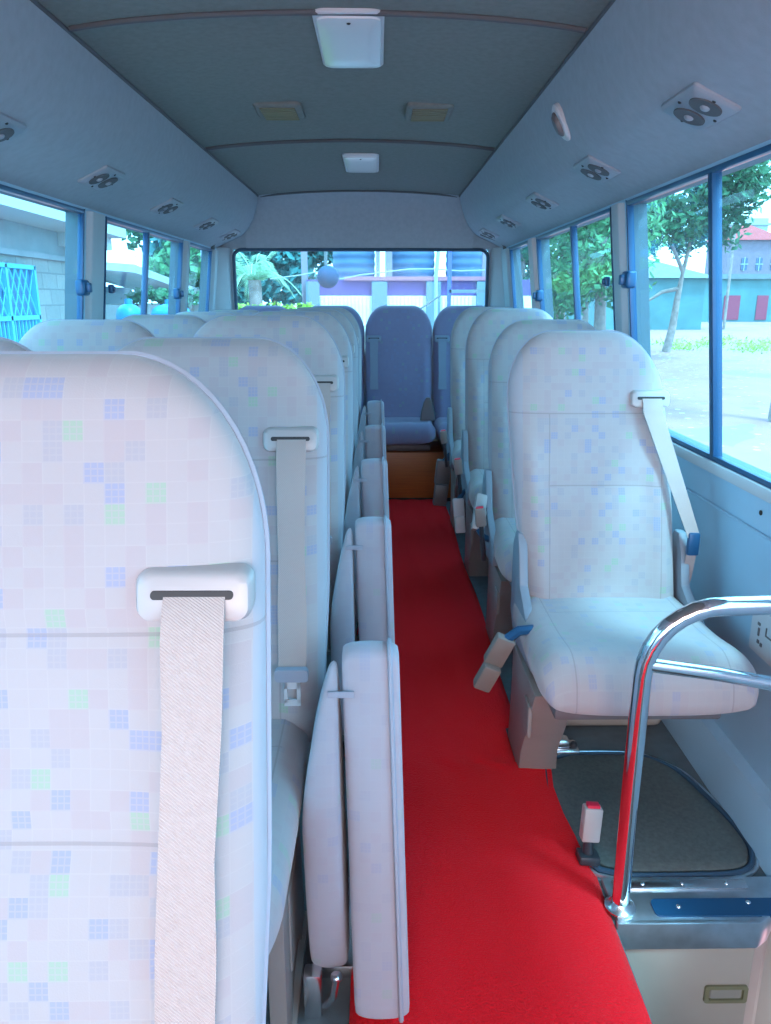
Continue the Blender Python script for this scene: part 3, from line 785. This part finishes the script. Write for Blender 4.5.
# loose belt parts hanging into the aisle from the right hand seats
def hang(name, label, loc, m1, rot, red=False, s=1.0):
    t = thing(name, label, 'belt buckle', loc); t.rotation_euler = rot
    mb = MB(); mb.rbox(-.022 * s, .022 * s, -.013 * s, .013 * s, -.075 * s, 0, .006, 2); u = mb.build('upper_sleeve', m1, t)
    mb = MB(); mb.rbox(-.020 * s, .020 * s, -.030 * s, .0, -.135 * s, -.070 * s, .006, 2); mb.build('lower_sleeve', m1, t)
    mb = MB(); mb.tube([(0, .0, -.01 * s), (.02 * s, .01, .02 * s), (.05 * s, .02, .03 * s)], .011 * s, 8); mb.build('strap', M_wframe, t)
    if red:
        mb = MB(); mb.rbox(-.014 * s, .014 * s, -.018 * s, -.012 * s, -.03 * s, -.005 * s, .002, 2); mb.build('release_button', M_red, u)
    return t
hang('hanging_buckle', 'grey beige jointed belt buckle hanging beside the cushion of the right front seat', (.400, 1.60, .415), M_plast2, (math.radians(12), math.radians(22), 0), s=1.05)
hang('hanging_buckle', 'belt buckle with red buttons lying at the side of the second right hand seat', (.435, 2.42, .42), M_plate, (math.radians(150), math.radians(12), 0), True, .95)
hang('hanging_buckle', 'white belt latch hanging by the third right hand seat near the aisle', (.44, 3.08, .36), M_white, (math.radians(-8), math.radians(-4), 0), s=1.05)
hang('hanging_buckle', 'dark belt end hanging beside the rearmost single seat on the right', (.445, 3.82, .37), M_frame, (math.radians(0), math.radians(6), 0), s=1.7)
# box under the front right seat and bolt bracket
t = thing('under_seat_box', 'beige box standing against the wall under the right front seat', 'equipment box', (.70, 1.90, 0))
mb = MB(); mb.rbox(-.11, .20, .0, .10, .001, .28, .02, 3); mb.build('body', M_riser, t)
t = thing('floor_bracket', 'small metal floor bracket with dark holes under the right front seat', 'bracket', (.585, 1.79, 0))
mb = MB(); mb.rbox(-.05, .05, -.03, .03, .0, .018, .006, 2); mb.rbox(-.025, .025, -.02, .02, .016, .04, .008, 2); mb.build('plate', M_steel, t)
for x in (-.037, .037):
    mb = MB(); mb.ell((x, -.005, .022), (.011, .011, .010), 12, 8); mb.build('bolt', M_blackp, t)
# notice plate on the wall
t = thing('wall_sticker', 'white notice plate with small dark marks on the blue wall behind the chrome rail', 'notice plate', (.9525, 1.53, .445))
mb = MB(); mb.loft([[(d, p[0], p[1]) for p in rrect(.085, .052, .008, cx=-.02)] for d in (0, -.004)]); mb.build('plate', M_white, t)
for k, (y, z, w, h) in enumerate(((.03, .018, .005, .003), (.028, -.0, .003, .009), (.026, -.022, .004, .004), (.012, -.024, .004, .004), (-.015, .004, .012, .0015), (-.003, .012, .0015, .010), (-.05, .01, .02, .002))):
    mb = MB(); mb.box(-.006, -.003, y - w, y + w, z - h, z + h); mb.build('mark', M_frame, t)

# ------------------------------------------------------------------ outdoors
exec_out = True
GZ = -.85
def dirt():
    m, nt, b = newmat('pale dirt ground'); L = nt.links
    tc = N(nt, 'ShaderNodeTexCoord')
    n = N(nt, 'ShaderNodeTexNoise'); n.inputs['Scale'].default_value = 1.2; n.inputs['Detail'].default_value = 8; L.new(tc.outputs['Object'], n.inputs['Vector'])
    c = mixc(nt, n.outputs['Fac'], (.30, .12, .125), (.46, .22, .22))
    v = N(nt, 'ShaderNodeTexVoronoi'); v.inputs['Scale'].default_value = 3.2; L.new(tc.outputs['Object'], v.inputs['Vector'])
    s = math_n(nt, 'LESS_THAN', v.outputs['Distance'], .17)
    c = mixc(nt, s, c, (.62, .60, .60))
    n2 = N(nt, 'ShaderNodeTexNoise'); n2.inputs['Scale'].default_value = .35; L.new(tc.outputs['Object'], n2.inputs['Vector'])
    gf = math_n(nt, 'GREATER_THAN', n2.outputs['Fac'], .60)
    c = mixc(nt, math_n(nt, 'MULTIPLY', gf, .5), c, (.25, .33, .14))
    L.new(c, b.inputs['Base Color']); b.inputs['Roughness'].default_value = 1
    return m
mb = MB(); mb.box(-90, 120, -20, 160, GZ - .2, GZ); struct(mb.build('ground', dirt(), smooth=False))
M_leafs = [plain('leaves deep green', (.03, .13, .05), .7, noise=.5, scale=1.5), plain('leaves mid green', (.06, .20, .07), .7, noise=.5, scale=1.5), plain('leaves yellow green', (.30, .42, .05), .7, noise=.35, scale=2), plain('leaves blue green', (.03, .15, .15), .7, noise=.5, scale=1)]
M_bark = plain('bark', (.30, .22, .20), .9, noise=.3, scale=6)
def leaves(mb, c, r, n, s, rnd):
    for _ in range(n):
        while True:
            p = Vector((rnd.uniform(-1, 1), rnd.uniform(-1, 1), rnd.uniform(-1, 1)))
            if p.length < 1: break
        p = p * (.55 + .45 * rnd.random()); q = Vector((c[0] + p.x * r[0], c[1] + p.y * r[1], c[2] + p.z * r[2]))
        a = Vector((rnd.uniform(-1, 1), rnd.uniform(-1, 1), rnd.uniform(-1, 1))).normalized(); b = a.orthogonal().normalized()
        k = s * rnd.uniform(.6, 1.4)
        mb.add([q - a * k, q - b * k * .5, q + a * k, q + b * k * .5], [(0, 1, 2, 3)])
def tree(label, base, h, blobs, leaf, s, seed, n=700, lean=(0, 0), tr=.18, branches=()):
    rnd = random.Random(seed); t = thing('tree', label, 'tree', base)
    mb = MB(); top = Vector((lean[0], lean[1], h))
    mb.tube([(0, 0, 0), top * .33 + Vector((.05, 0, 0)), top * .66, top], [tr, tr * .85, tr * .7, tr * .4], 10)
    for b in branches: mb.tube(b, [tr * .5, tr * .4, tr * .2][:len(b)] if len(b) == 3 else tr * .3, 8)
    mb.build('trunk', M_bark, t)
    mb = MB()
    for c, r in blobs:
        for _ in range(5):
            o = Vector((rnd.uniform(-.6, .6) * r[0], rnd.uniform(-.6, .6) * r[1], rnd.uniform(-.6, .6) * r[2]))
            leaves(mb, Vector(c) + o, [x * .55 for x in r], n // 5, s, rnd)
    mb.build('crown', M_leafs[leaf], t, smooth=False)
    return t
M_teal = plain('teal painted wall', (.08, .19, .20), .7, noise=.2, scale=.6)
M_maroon = plain('maroon door paint', (.30, .03, .07), .6)
M_tin = plain('pale tin roof', (.15, .17, .18), .5, .1, noise=.12, scale=2)
M_redroof = plain('red tiled roof', (.42, .04, .04), .7, noise=.15, scale=3)
M_plaster = plain('pinkish grey plaster', (.22, .15, .19), .8, noise=.1, scale=2)
M_whitew = plain('whitewashed wall', (.36, .38, .38), .8, noise=.05, scale=3)
M_winb = plain('far dark window', (.06, .09, .16), .2)
# -- right side
p = at(640, 322, Y=46); wy = 75
t = thing('roadside_wall', 'long low teal wall with maroon doors beyond the dirt yard on the right', 'wall', (0, wy, GZ))
x0 = at(600, 300, Y=wy).x - 6; x1 = at(800, 300, Y=wy).x + 14; zt = at(640, 279, Y=wy).z - GZ
mb = MB(); mb.box(x0, x1, 0, 2.5, 0, zt); mb.build('wall', M_teal, t, smooth=False)
mb = MB(); mb.box(x0 - .2, x1 + .2, -.4, 2.6, zt, zt + .45); mb.build('eave', M_tin, t, smooth=False)
for a, b in ((672, 680), (692, 701), (724, 740), (757, 768)):
    if a == 692: a, b = 693, 700
    mb = MB(); mb.box(at(a, 300, Y=wy).x, at(b, 300, Y=wy).x, -.08, 0, at(a, 321, Y=wy).z - GZ if False else zt * .05, zt * .62); d_ = mb.build('door', M_maroon, t, smooth=False)
t = thing('shed', 'low shed with a pale tin hipped roof among the trees on the right', 'building', (at(672, 300, Y=55).x, 55, GZ))
za, zb = at(680, 278, Y=55).z - GZ, at(650, 255, Y=55).z - GZ
mb = MB(); mb.box(-4.5, 2.2, 0, 6, 0, za); mb.build('wall', M_teal, t, smooth=False)
mb = MB(); mb.add([(-5.5, -.5, za), (3.0, -.5, za), (3.0, 6.5, za), (-5.5, 6.5, za), (-3.2, 3, zb), (-1.4, 3, zb)], [(0, 1, 5, 4), (1, 2, 5), (2, 3, 4, 5), (3, 0, 4), (0, 3, 2, 1)]); mb.build('roof', M_tin, t, smooth=False)
t = thing('house', 'pinkish two storey house with a red hipped roof seen at the right picture edge', 'building', (at(745, 300, Y=92).x, 92, GZ))
zw, zr, zr2 = at(740, 240, Y=92).z - GZ, at(740, 240, Y=92).z - GZ, at(740, 231, Y=92).z - GZ
mb = MB(); mb.box(-2.6, 7, 0, 6, 0, zw); mb.build('wall', M_plaster, t, smooth=False)
mb = MB(); mb.add([(-3.4, -.5, zr), (4.0, -.5, zr), (4.0, 6.5, zr), (-3.4, 6.5, zr), (-.9, 3, zr2 + .9), (1.0, 3, zr2 + .9)], [(0, 1, 5, 4), (1, 2, 5), (2, 3, 4, 5), (3, 0, 4), (0, 3, 2, 1)]); mb.build('roof', M_redroof, t, smooth=False)
for (xx, zz) in ((-.6, .62), (1.1, .62), (2.8, .62), (-.6, .30), (1.1, .30)):
    mb = MB(); mb.box(xx - .35, xx + .35, -.06, 0, zw * zz, zw * zz + 1.3); w_ = mb.build('window', M_winb, t, smooth=False)
    mb = MB(); mb.box(xx - .04, xx + .04, -.1, -.05, zw * zz - .1, zw * zz + 1.4); mb.box(xx - .45, xx + .45, -.1, -.05, zw * zz + .6, zw * zz + .7); mb.build('mullion', M_whitew, w_, smooth=False)
t = thing('apartment_block', 'distant pale flat roofed block above the red roof on the right', 'building', (at(745, 300, Y=125).x, 125, GZ))
z1 = at(740, 218, Y=125).z - GZ
mb = MB(); mb.box(-3.6, 2.2, 0, 8, 0, z1); mb.box(-4.4, 3, -.4, 8, z1 * .93, z1 * .95); mb.build('wall', M_whitew, t, smooth=False)
for xx in (-1.8, .3):
    mb = MB(); mb.box(xx - .5, xx + .5, -.1, 0, z1 * .78, z1 * .86); mb.build('window', M_winb, t, smooth=False)
t = thing('utility_pole', 'thin utility pole with cross arms standing left of the red roofed house', 'utility pole', (at(727, 300, Y=55).x, 55, GZ))
zp = at(727, 200, Y=55).z - GZ
mb = MB(); mb.tube([(0, 0, 0), (0, 0, zp)], .10, 8); mb.build('pole', M_bark, t)
mb = MB(); mb.box(-.7, .7, -.05, .05, zp * .93, zp * .945); mb.box(-.5, .5, -.05, .05, zp * .86, zp * .872); mb.build('cross_arm', M_bark, t, smooth=False)
# trees right
b = at(666, 352, Z=GZ); TY = b.y
def rel(px, py): return at(px, py, Y=TY) - b
r6 = rel(683, 272)
tree('leaning bare forked tree trunk with blue green crown in the dirt yard on the right', b, r6.z, [(rel(655, 205), (1.7, 1.6, 1.3)), (rel(690, 215), (1.1, 1.5, 1.6)), (rel(640, 240), (1.3, 1.5, .9)), (rel(700, 190), (1.0, 1.2, 1.0))], 3, .09, 3, 3000, (r6.x, 0), .17,
     [[r6 * .8, rel(662, 292), rel(640, 306)], [r6, rel(672, 245), rel(655, 215)], [r6, rel(690, 245), rel(694, 215)]])
tree('dense dark blue green tree seen through the first right window', (at(650, 300, Y=24).x, 26, GZ), 5, [((0, 0, 6.8), (3.0, 3, 2.4)), ((-2.4, 0, 5), (1.8, 2, 2.0)), ((2.0, 0, 5.6), (2.2, 2, 2.0))], 0, .14, 11, 3000)
tree('tree with a high leafy branch hanging over the right window top', (at(830, 300, Y=12).x, 13, GZ), 5, [((-1.6, 0, 4.6), (1.7, 1.5, .5)), ((-3.2, 0, 4.9), (1.5, 1.2, .5)), ((0, 0, 5.2), (2, 2, 1))], 1, .075, 12, 2600)
for i, (px, Y, lf, lb) in enumerate(((600, 20, 1, 'green leafy tree behind the second right window, near the pillar'), (560, 24, 0, 'dark green tree in the middle of the second right window'), (520, 22, 1, 'green tree seen through the small rear right window'), (585, 34, 3, 'tall blue green tree standing behind the trees at the right windows'))):
    tree(lb, (at(px, 300, Y=Y).x, Y, GZ), 3.5, [((0, 0, 3.2), (1.8, 1.8, 1.8)), ((.3, 0, 5.2), (2.1, 1.8, 1.7)), ((-.6, 0, 6.9), (1.8, 1.8, 1.3))], lf, .11, 20 + i, 2400)
t = thing('bush', 'low scrubby green bank of weeds at the far side of the dirt yard', 'bush', (at(690, 325, Y=40).x, 33, GZ)); rnd = random.Random(4)
mb = MB()
for i in range(46): leaves(mb, (-9 + i * .6 + rnd.uniform(-.3, .3), rnd.uniform(-3, 6), .12), (.9, 1.6, .30), 110, .08, rnd)
mb.build('foliage', M_leafs[2], t, smooth=False)
# -- left side: stone house with blue grille gate
def stone():
    m, nt, b = newmat('rough stone blocks'); L = nt.links
    tc = N(nt, 'ShaderNodeTexCoord'); mp = N(nt, 'ShaderNodeMapping'); mp.inputs['Rotation'].default_value = (PI / 2, 0, PI / 2); L.new(tc.outputs['Object'], mp.inputs[0])
    sp = N(nt, 'ShaderNodeSeparateXYZ'); L.new(tc.outputs['Object'], sp.inputs[0]); cb = N(nt, 'ShaderNodeCombineXYZ'); L.new(sp.outputs['Y'], cb.inputs[0]); L.new(sp.outputs['Z'], cb.inputs[1])
    br = N(nt, 'ShaderNodeTexBrick'); br.inputs['Scale'].default_value = 1.0; br.inputs['Brick Width'].default_value = .55; br.inputs['Row Height'].default_value = .24; br.inputs['Mortar Size'].default_value = .012
    br.inputs['Color1'].default_value = (.36, .36, .34, 1); br.inputs['Color2'].default_value = (.28, .29, .28, 1); br.inputs['Mortar'].default_value = (.19, .20, .21, 1)
    L.new(cb.outputs[0], br.inputs['Vector'])
    n = N(nt, 'ShaderNodeTexNoise'); n.inputs['Scale'].default_value = 6; n.inputs['Detail'].default_value = 6; L.new(tc.outputs['Object'], n.inputs['Vector'])
    L.new(mixc(nt, math_n(nt, 'MULTIPLY', n.outputs['Fac'], .5), br.outputs['Color'], (.22, .24, .25)), b.inputs['Base Color']); b.inputs['Roughness'].default_value = .9
    bp = N(nt, 'ShaderNodeBump'); bp.inputs['Distance'].default_value = .03; L.new(n.outputs['Fac'], bp.inputs['Height']); L.new(bp.outputs['Normal'], b.inputs['Normal'])
    return m
M_stone = stone()
M_cgate = plain('light blue painted steel', (.08, .50, .72), .5)
M_dgate = plain('dark blue gate sheet', (.06, .25, .42), .6)
M_fascia = plain('white fascia board', (.46, .49, .50), .6)
HX = -5.0
t = thing('stone_house', 'grey stone house with white roof edge outside the first left window', 'building', (HX, 9, GZ))
mb = MB(); z17 = 1.78 - GZ
mb.box(-3.5, 0, -6, 5.1, 0, z17); mb.build('stone_wall', M_stone, t, smooth=False)
mb = MB(); mb.box(-3.5, .03, -6, 5.1, z17, 2.55 - GZ); mb.box(0, .08, -6, 5.1, z17 - .03, z17 + .05); mb.build('plaster_band', plain('grey plaster band', (.24, .28, .31), .8, noise=.1, scale=3), t, smooth=False)
mb = MB(); mb.hexa([(-.1, -6, 2.28 - GZ), (.75, -6, 2.28 - GZ), (.75, 5.2, 2.18 - GZ), (-.1, 5.2, 2.18 - GZ), (-.1, -6, 2.62 - GZ), (.75, -6, 2.55 - GZ), (.75, 5.2, 2.42 - GZ), (-.1, 5.2, 2.5 - GZ)]); mb.build('fascia', M_fascia, t, smooth=False)
mb = MB(); mb.box(0, .5, 4.0, 5.15, 1.98 - GZ, 2.2 - GZ); mb.build('beam_end', M_fascia, t, smooth=False)
mb = MB(); mb.add([(.8, -6.2, 2.6 - GZ), (.8, 5.3, 2.47 - GZ), (-3.6, 5.3, 3.6 - GZ), (-3.6, -6.2, 3.7 - GZ), (.8, -6.2, 2.64 - GZ), (.8, 5.3, 2.51 - GZ), (-3.6, 5.3, 3.7 - GZ), (-3.6, -6.2, 3.8 - GZ)], [(0, 1, 2, 3), (7, 6, 5, 4), (0, 4, 5, 1), (1, 5, 6, 2), (2, 6, 7, 3), (3, 7, 4, 0)]); mb.build('roof', M_tin, t, smooth=False)
t = thing('grille_door', 'light blue steel grille door in the stone house wall', 'door', (HX + .10, 10.9, GZ))
zt = 1.62 - GZ
mb = MB(); mb.box(-.06, -.02, -1.9, .85, 0, zt); mb.build('door_sheet', M_dgate, t, smooth=False)
mb = MB()
for y in (-1.9, -1.0, -.1, .80): mb.box(-.02, .05, y, y + .06, 0, zt)
for z in (.0, zt * .42, zt * .70, zt - .05): mb.box(-.02, .05, -1.9, .85, z, z + .06)
for i in range(24): y = -1.85 + i * .112; mb.box(0, .025, y, y + .022, 0, zt * .70)
for i in range(14):
    y = -1.85 + i * .19
    for s in (1, -1):
        y0_, y1_ = (y, y + .38) if s == 1 else (y + .38, y)
        if max(y0_, y1_) < .84: mb.tube([(.02, y0_, zt * .71), (.02, y1_, zt - .05)], .012, 5)
mb.build('grille', M_cgate, t, smooth=False)
t = thing('outbuilding', 'long pale building with sloping roof edge outside the second left window', 'building', (-8.3, 18, GZ))
mb = MB(); mb.box(-4, 0, -1.5, 9.5, 0, 2.4); mb.build('wall', plain('pale blue grey wall', (.25, .33, .38), .8), t, smooth=False)
mb = MB(); mb.hexa([(-4.4, -1.9, 4.2), (.55, -1.9, 3.22), (.55, 10, 2.35), (-4.4, 10, 3.4), (-4.4, -1.9, 4.4), (.55, -1.9, 3.50), (.55, 10, 2.6), (-4.4, 10, 3.6)]); mb.build('roof', M_fascia, t, smooth=False)
t = thing('lean_to', 'low white lean-to with a pale roof edge outside the second left window', 'shed', (-6.1, 18, GZ))
mb = MB(); mb.box(-1, .4, .3, 8, 0, 1.9); mb.build('wall', M_whitew, t, smooth=False)
mb = MB(); mb.hexa([(-1.1, -.3, 2.75), (.9, -.3, 2.58), (.9, 8.6, 1.95), (-1.1, 8.6, 2.1), (-1.1, -.3, 2.9), (.9, -.3, 2.75), (.9, 8.6, 2.12), (-1.1, 8.6, 2.3)]); mb.build('roof', M_fascia, t, smooth=False)
M_drum = plain('blue plastic tank', (.01, .25, .55), .4)
def tank(label, loc, r, h, m, ribs=5, name='water_tank'):
    t = thing(name, label, 'water tank', loc)
    mb = MB(); rg = []
    K = ribs * 6
    for i in range(K + 1):
        z = h * .9 * i / K; rr = r * (1 + .018 * math.cos(2 * PI * i / 6))
        rg.append([(rr * math.cos(a * PI / 16), rr * math.sin(a * PI / 16), z) for a in range(32)])
    for s, z in ((.9, .95), (.6, .985), (.3, 1.0)): rg.append([(r * s * math.cos(a * PI / 16), r * s * math.sin(a * PI / 16), h * z) for a in range(32)])
    mb.loft(rg); mb.build('body', m, t, angle=50)
    mb = MB(); mb.loft([[(r * .28 * math.cos(a * PI / 8), r * .28 * math.sin(a * PI / 8), z) for a in range(16)] for z in (h, h * 1.05)]); mb.build('lid', m, t)
p = at(129, 311, Y=15.2); tank('bright blue water drum by the lean-to, left of two', (p.x, 15.2, GZ), .24, at(131, 304, Y=15.2).z - GZ, M_drum, 4)
p = at(171, 311, Y=17.5); tank('bright blue water drum further right, under a leafy bush', (p.x, 17.5, GZ), .42, at(171, 304, Y=17.5).z - GZ, M_drum, 4)
t = thing('bush', 'dark round bush hanging above the right blue drum', 'bush', (at(168, 300, Y=19).x, 19.0, GZ)); mb = MB()
for i in range(5): leaves(mb, (-.7 + i * .32, 0, at(168, 297, Y=19).z - GZ + .05 * (i % 2)), (.4, .4, .22), 120, .08, rnd)
mb.build('foliage', M_leafs[0], t, smooth=False); mb = MB(); mb.tube([(0, 0, 0), (0, 0, 1.9)], .05, 6); mb.build('stem', M_bark, t)
tree('tall green tree behind the stone house roof on the left', (-11.5, 13, GZ), 4, [((0, 0, 5.0), (2.6, 3.5, 1.8)), ((0, -3, 5.2), (2.4, 3, 1.6))], 1, .2, 41, 1500)
tree('pale green tree above the lean-to outside the second left window', (-8.0, 30, GZ), 5, [((0, 0, 6.0), (2.6, 2.5, 2.5)), ((2.2, 0, 4.0), (2, 2, 2))], 1, .22, 42, 1600)
tree('green tree filling the small rear left window', (-5.6, 24, GZ), 3.6, [((0, 0, 3.6), (1.1, 1.3, 1.6)), ((.2, 0, 5.4), (1.2, 1.3, 1.2))], 1, .16, 43, 1500)
# -- behind: palm, hedge, tank platform
M_palm = plain('palm frond', (.30, .48, .30), .5, noise=.3, scale=6)
t = thing('palm', 'palm with bright arching fronds outside the left of the rear window', 'palm', (at(255, 290, Y=15).x, 15, GZ)); rnd = random.Random(8)
hb = at(255, 280, Y=15).z - GZ
mb = MB(); mb.tube([(0, 0, 0), (.04, 0, hb * .5), (0, 0, hb)], .12, 10); mb.build('trunk', M_bark, t)
for k in range(16):
    a = k * 2 * PI / 16 + rnd.uniform(-.1, .1); rise = rnd.uniform(.5, 1.5); ln = rnd.uniform(.7, 1.0); mb = MB(); sp = []
    for i in range(10):
        u = i / 9; sp.append(Vector((math.cos(a) * ln * u, math.sin(a) * ln * u, hb + rise * u - .9 * u * u)))
    mb.tube(sp, .010, 5)
    side = Vector((-math.sin(a), math.cos(a), 0))
    for i in range(1, 10):
        for s in (1, -1):
            for q in (0, .33, .66):
                p0 = sp[i - 1].lerp(sp[i], q); L_ = .26 * (1 - .5 * (i / 9)); d = (side * s + (sp[i] - sp[i - 1]).normalized() * .7 + Vector((0, 0, -.35))).normalized()
                mb.add([p0, p0 + d * L_ * .5 + Vector((0, 0, .008)), p0 + d * L_, p0 + d * L_ * .5 - Vector((0, 0, .010))], [(0, 1, 2, 3)])
    mb.build('frond', M_palm, t, smooth=False)
t = thing('hedge', 'clipped yellow green hedge below the palm outside the rear window', 'hedge', (at(268, 305, Y=11).x, 11, GZ)); mb = MB()
zt = at(268, 302, Y=11).z - GZ
for i in range(16): leaves(mb, (-.45 + i * .075, 0, zt - .25), (.25, .3, .25), 260, .045, rnd)
mb.box(-.5, .75, -.2, .2, 0, zt - .12); mb.build('foliage', M_leafs[2], t, smooth=False)
tree('dense blue green trees behind the palm outside the rear window', (at(275, 300, Y=26).x, 26, GZ), 3, [((0, 0, 3.2), (2.2, 1.5, 1.6)), ((-1.5, 0, 4.2), (2.2, 1.5, 1.4)), ((1.0, 0, 4.4), (1.6, 1.5, 1.4))], 3, .16, 50, 2400)
PY = 16.0
def X(px): return at(px, 300, Y=PY).x
def Z(py): return at(378, py, Y=PY).z - GZ
t = thing('tank_house', 'building with purple roof edge and pale columns carrying blue water tanks behind the bus', 'building', (0, PY, GZ))
M_purp = plain('purple roof edge', (.12, .06, .22), .7, noise=.1, scale=4)
mb = MB(); mb.box(X(308), X(540), -.3, 2.0, Z(296), Z(280)); mb.build('roof_slab', M_purp, t, smooth=False)
for a, b in ((308, 321), (372, 387), (425, 439), (474, 489)):
    mb = MB(); mb.box(X(a), X(b), -.42, -.05, 0, Z(282)); mb.build('column', plain('pale column', (.15, .20, .27), .8), t, smooth=False)
mb = MB(); mb.box(X(312), X(540), -.33, -.2, 0, Z(296)); mb.build('white_wall', plain('bright white sheet wall', (.92, .92, .90), .7), t, smooth=False)
mb = MB()
for i in range(48): x = X(322) + i * (X(500) - X(322)) / 48; mb.box(x, x + .008, -.35, -.33, 0, Z(297))
for z in (.5, 1.0, 1.5): mb.box(X(322), X(500), -.35, -.33, z, z + .012)
mb.build('mesh_grille', plain('thin grille bars', (.55, .52, .62), .6), t, smooth=False)
mb = MB(); mb.box(X(345), X(500), -.38, -.28, Z(281), Z(277)); mb.build('gutter', plain('rusty pink gutter', (.40, .14, .20), .6), t, smooth=False)
mb = MB()
for a, b in ((303, 309), (376, 380), (385, 392), (480, 484)): mb.box(X(a), X(b), -.2, -.1, Z(284) if a > 310 else 0, Z(240))
mb.build('post', plain('brown grey post', (.26, .20, .25), .8), t, smooth=False)
M_tank = plain('blue ribbed tank', (.07, .13, .22), .5)
tank('big blue ribbed water tank on the purple edged roof, left of three', (X(353), PY + .9, Z(280) + GZ), (X(375) - X(331)) / 2, 1.7, M_tank, 9)
tank('big blue ribbed water tank on the purple edged roof, middle of three', (X(414), PY + .9, Z(280) + GZ), (X(437) - X(391)) / 2, 1.7, M_tank, 9)
tank('big blue ribbed water tank on the purple edged roof, right of three', (X(468), PY + .9, Z(280) + GZ), (X(482) - X(454)) / 2 + .1, 1.7, M_tank, 9)
t = thing('float_ball', 'blue ball hanging on a cord outside the rear window', 'ball', at(328, 277, Y=12))
mb = MB(); mb.ell((0, 0, 0), (.165, .165, .165), 24, 16); mb.build('ball', plain('blue ball paint', (.005, .05, .12), .6, spec=.2), t)
mb = MB(); mb.tube([(-.03, 0, .16), (-.02, 0, .7)], .025, 8); mb.build('cord', M_frame, t)
t = thing('cable', 'pale cable sagging along the tank roof behind the bus', 'cable', at(340, 280, Y=14)); q0 = at(340, 280, Y=14)
mb = MB(); mb.tube([at(a, b, Y=14) - q0 for a, b in ((270, 279), (300, 275), (322, 271), (340, 279), (360, 275), (385, 272), (410, 269), (435, 269), (460, 271), (485, 270))], .011, 6); mb.build('wire', M_whitew, t)
t = thing('white_pole', 'thin leaning white pole outside the rear window', 'pole', at(437, 300, Y=13.5)); q0 = at(437, 300, Y=13.5)
mb = MB(); mb.tube([Vector((0, 0, GZ - q0.z)), at(436, 278, Y=13.5) - q0, at(439, 245, Y=13.5) - q0], .03, 8); mb.build('pole', M_whitew, t)
t = thing('gate_frame', 'dark blue steel post with a horizontal pale rail outside the right of the rear window', 'gate frame', (at(449, 300, Y=9).x, 9, GZ)); q0 = Vector((at(449, 300, Y=9).x, 9, 0))
mb = MB(); mb.box(-.022, .022, -.02, .02, 0, at(449, 240, Y=9).z - GZ); mb.build('post', plain('blue violet post paint', (.08, .10, .35), .5), t, smooth=False)
mb = MB(); z = at(449, 291, Y=9).z - GZ; mb.box(.0, at(489, 291, Y=9).x - q0.x, -.02, .02, z - .02, z + .015); mb.build('rail', M_tin, t, smooth=False)
mb = MB(); mb.tube([at(420, 309, Y=9) - q0 - Vector((0, 0, GZ)), at(441, 295, Y=9) - q0 - Vector((0, 0, GZ))], .012, 6); mb.build('brace', M_frame, t)

# ------------------------------------------------------------------ light
w = bpy.data.worlds.new('sky'); scene.world = w; w.use_nodes = True; nt = w.node_tree; L = nt.links
bg = nt.nodes['Background']
tc = N(nt, 'ShaderNodeTexCoord'); mp = N(nt, 'ShaderNodeMapping'); mp.inputs['Scale'].default_value = (1, 1, 2.5); L.new(tc.outputs['Generated'], mp.inputs[0])
n = N(nt, 'ShaderNodeTexNoise'); n.inputs['Scale'].default_value = 3.5; n.inputs['Detail'].default_value = 6; L.new(mp.outputs[0], n.inputs['Vector'])
r = N(nt, 'ShaderNodeValToRGB'); r.color_ramp.elements[0].position = .42; r.color_ramp.elements[1].position = .6
r.color_ramp.elements[0].color = (.58, .80, 1.0, 1); r.color_ramp.elements[1].color = (.92, .97, 1, 1)
L.new(n.outputs['Fac'], r.inputs['Fac']); L.new(r.outputs['Color'], bg.inputs['Color']); bg.inputs['Strength'].default_value = 2.85
sl = bpy.data.lights.new('sun', 'SUN'); sl.energy = 2.6; sl.angle = math.radians(8); sl.color = (1, .97, .92)
so = bpy.data.objects.new('sun', sl); COL.objects.link(so); so.rotation_euler = (math.radians(22), math.radians(18), 0)
al = bpy.data.lights.new('windscreen daylight', 'AREA'); al.shape = 'RECTANGLE'; al.size = 1.74; al.size_y = 1.0; al.energy = 13; al.color = (1, .60, .52)
ao = bpy.data.objects.new('windscreen daylight', al); COL.objects.link(ao); ao.location = (0, YF - .03, 1.14); ao.rotation_euler = (PI / 2, 0, PI) if False else (-PI / 2, 0, 0)
ao.rotation_euler = (PI / 2 - math.radians(32), 0, 0)
scene.view_settings.view_transform = 'Standard'; scene.view_settings.look = 'None'; scene.view_settings.gamma = 1
scene.view_settings.use_curve_mapping = False; scene.view_settings.exposure = 1.3
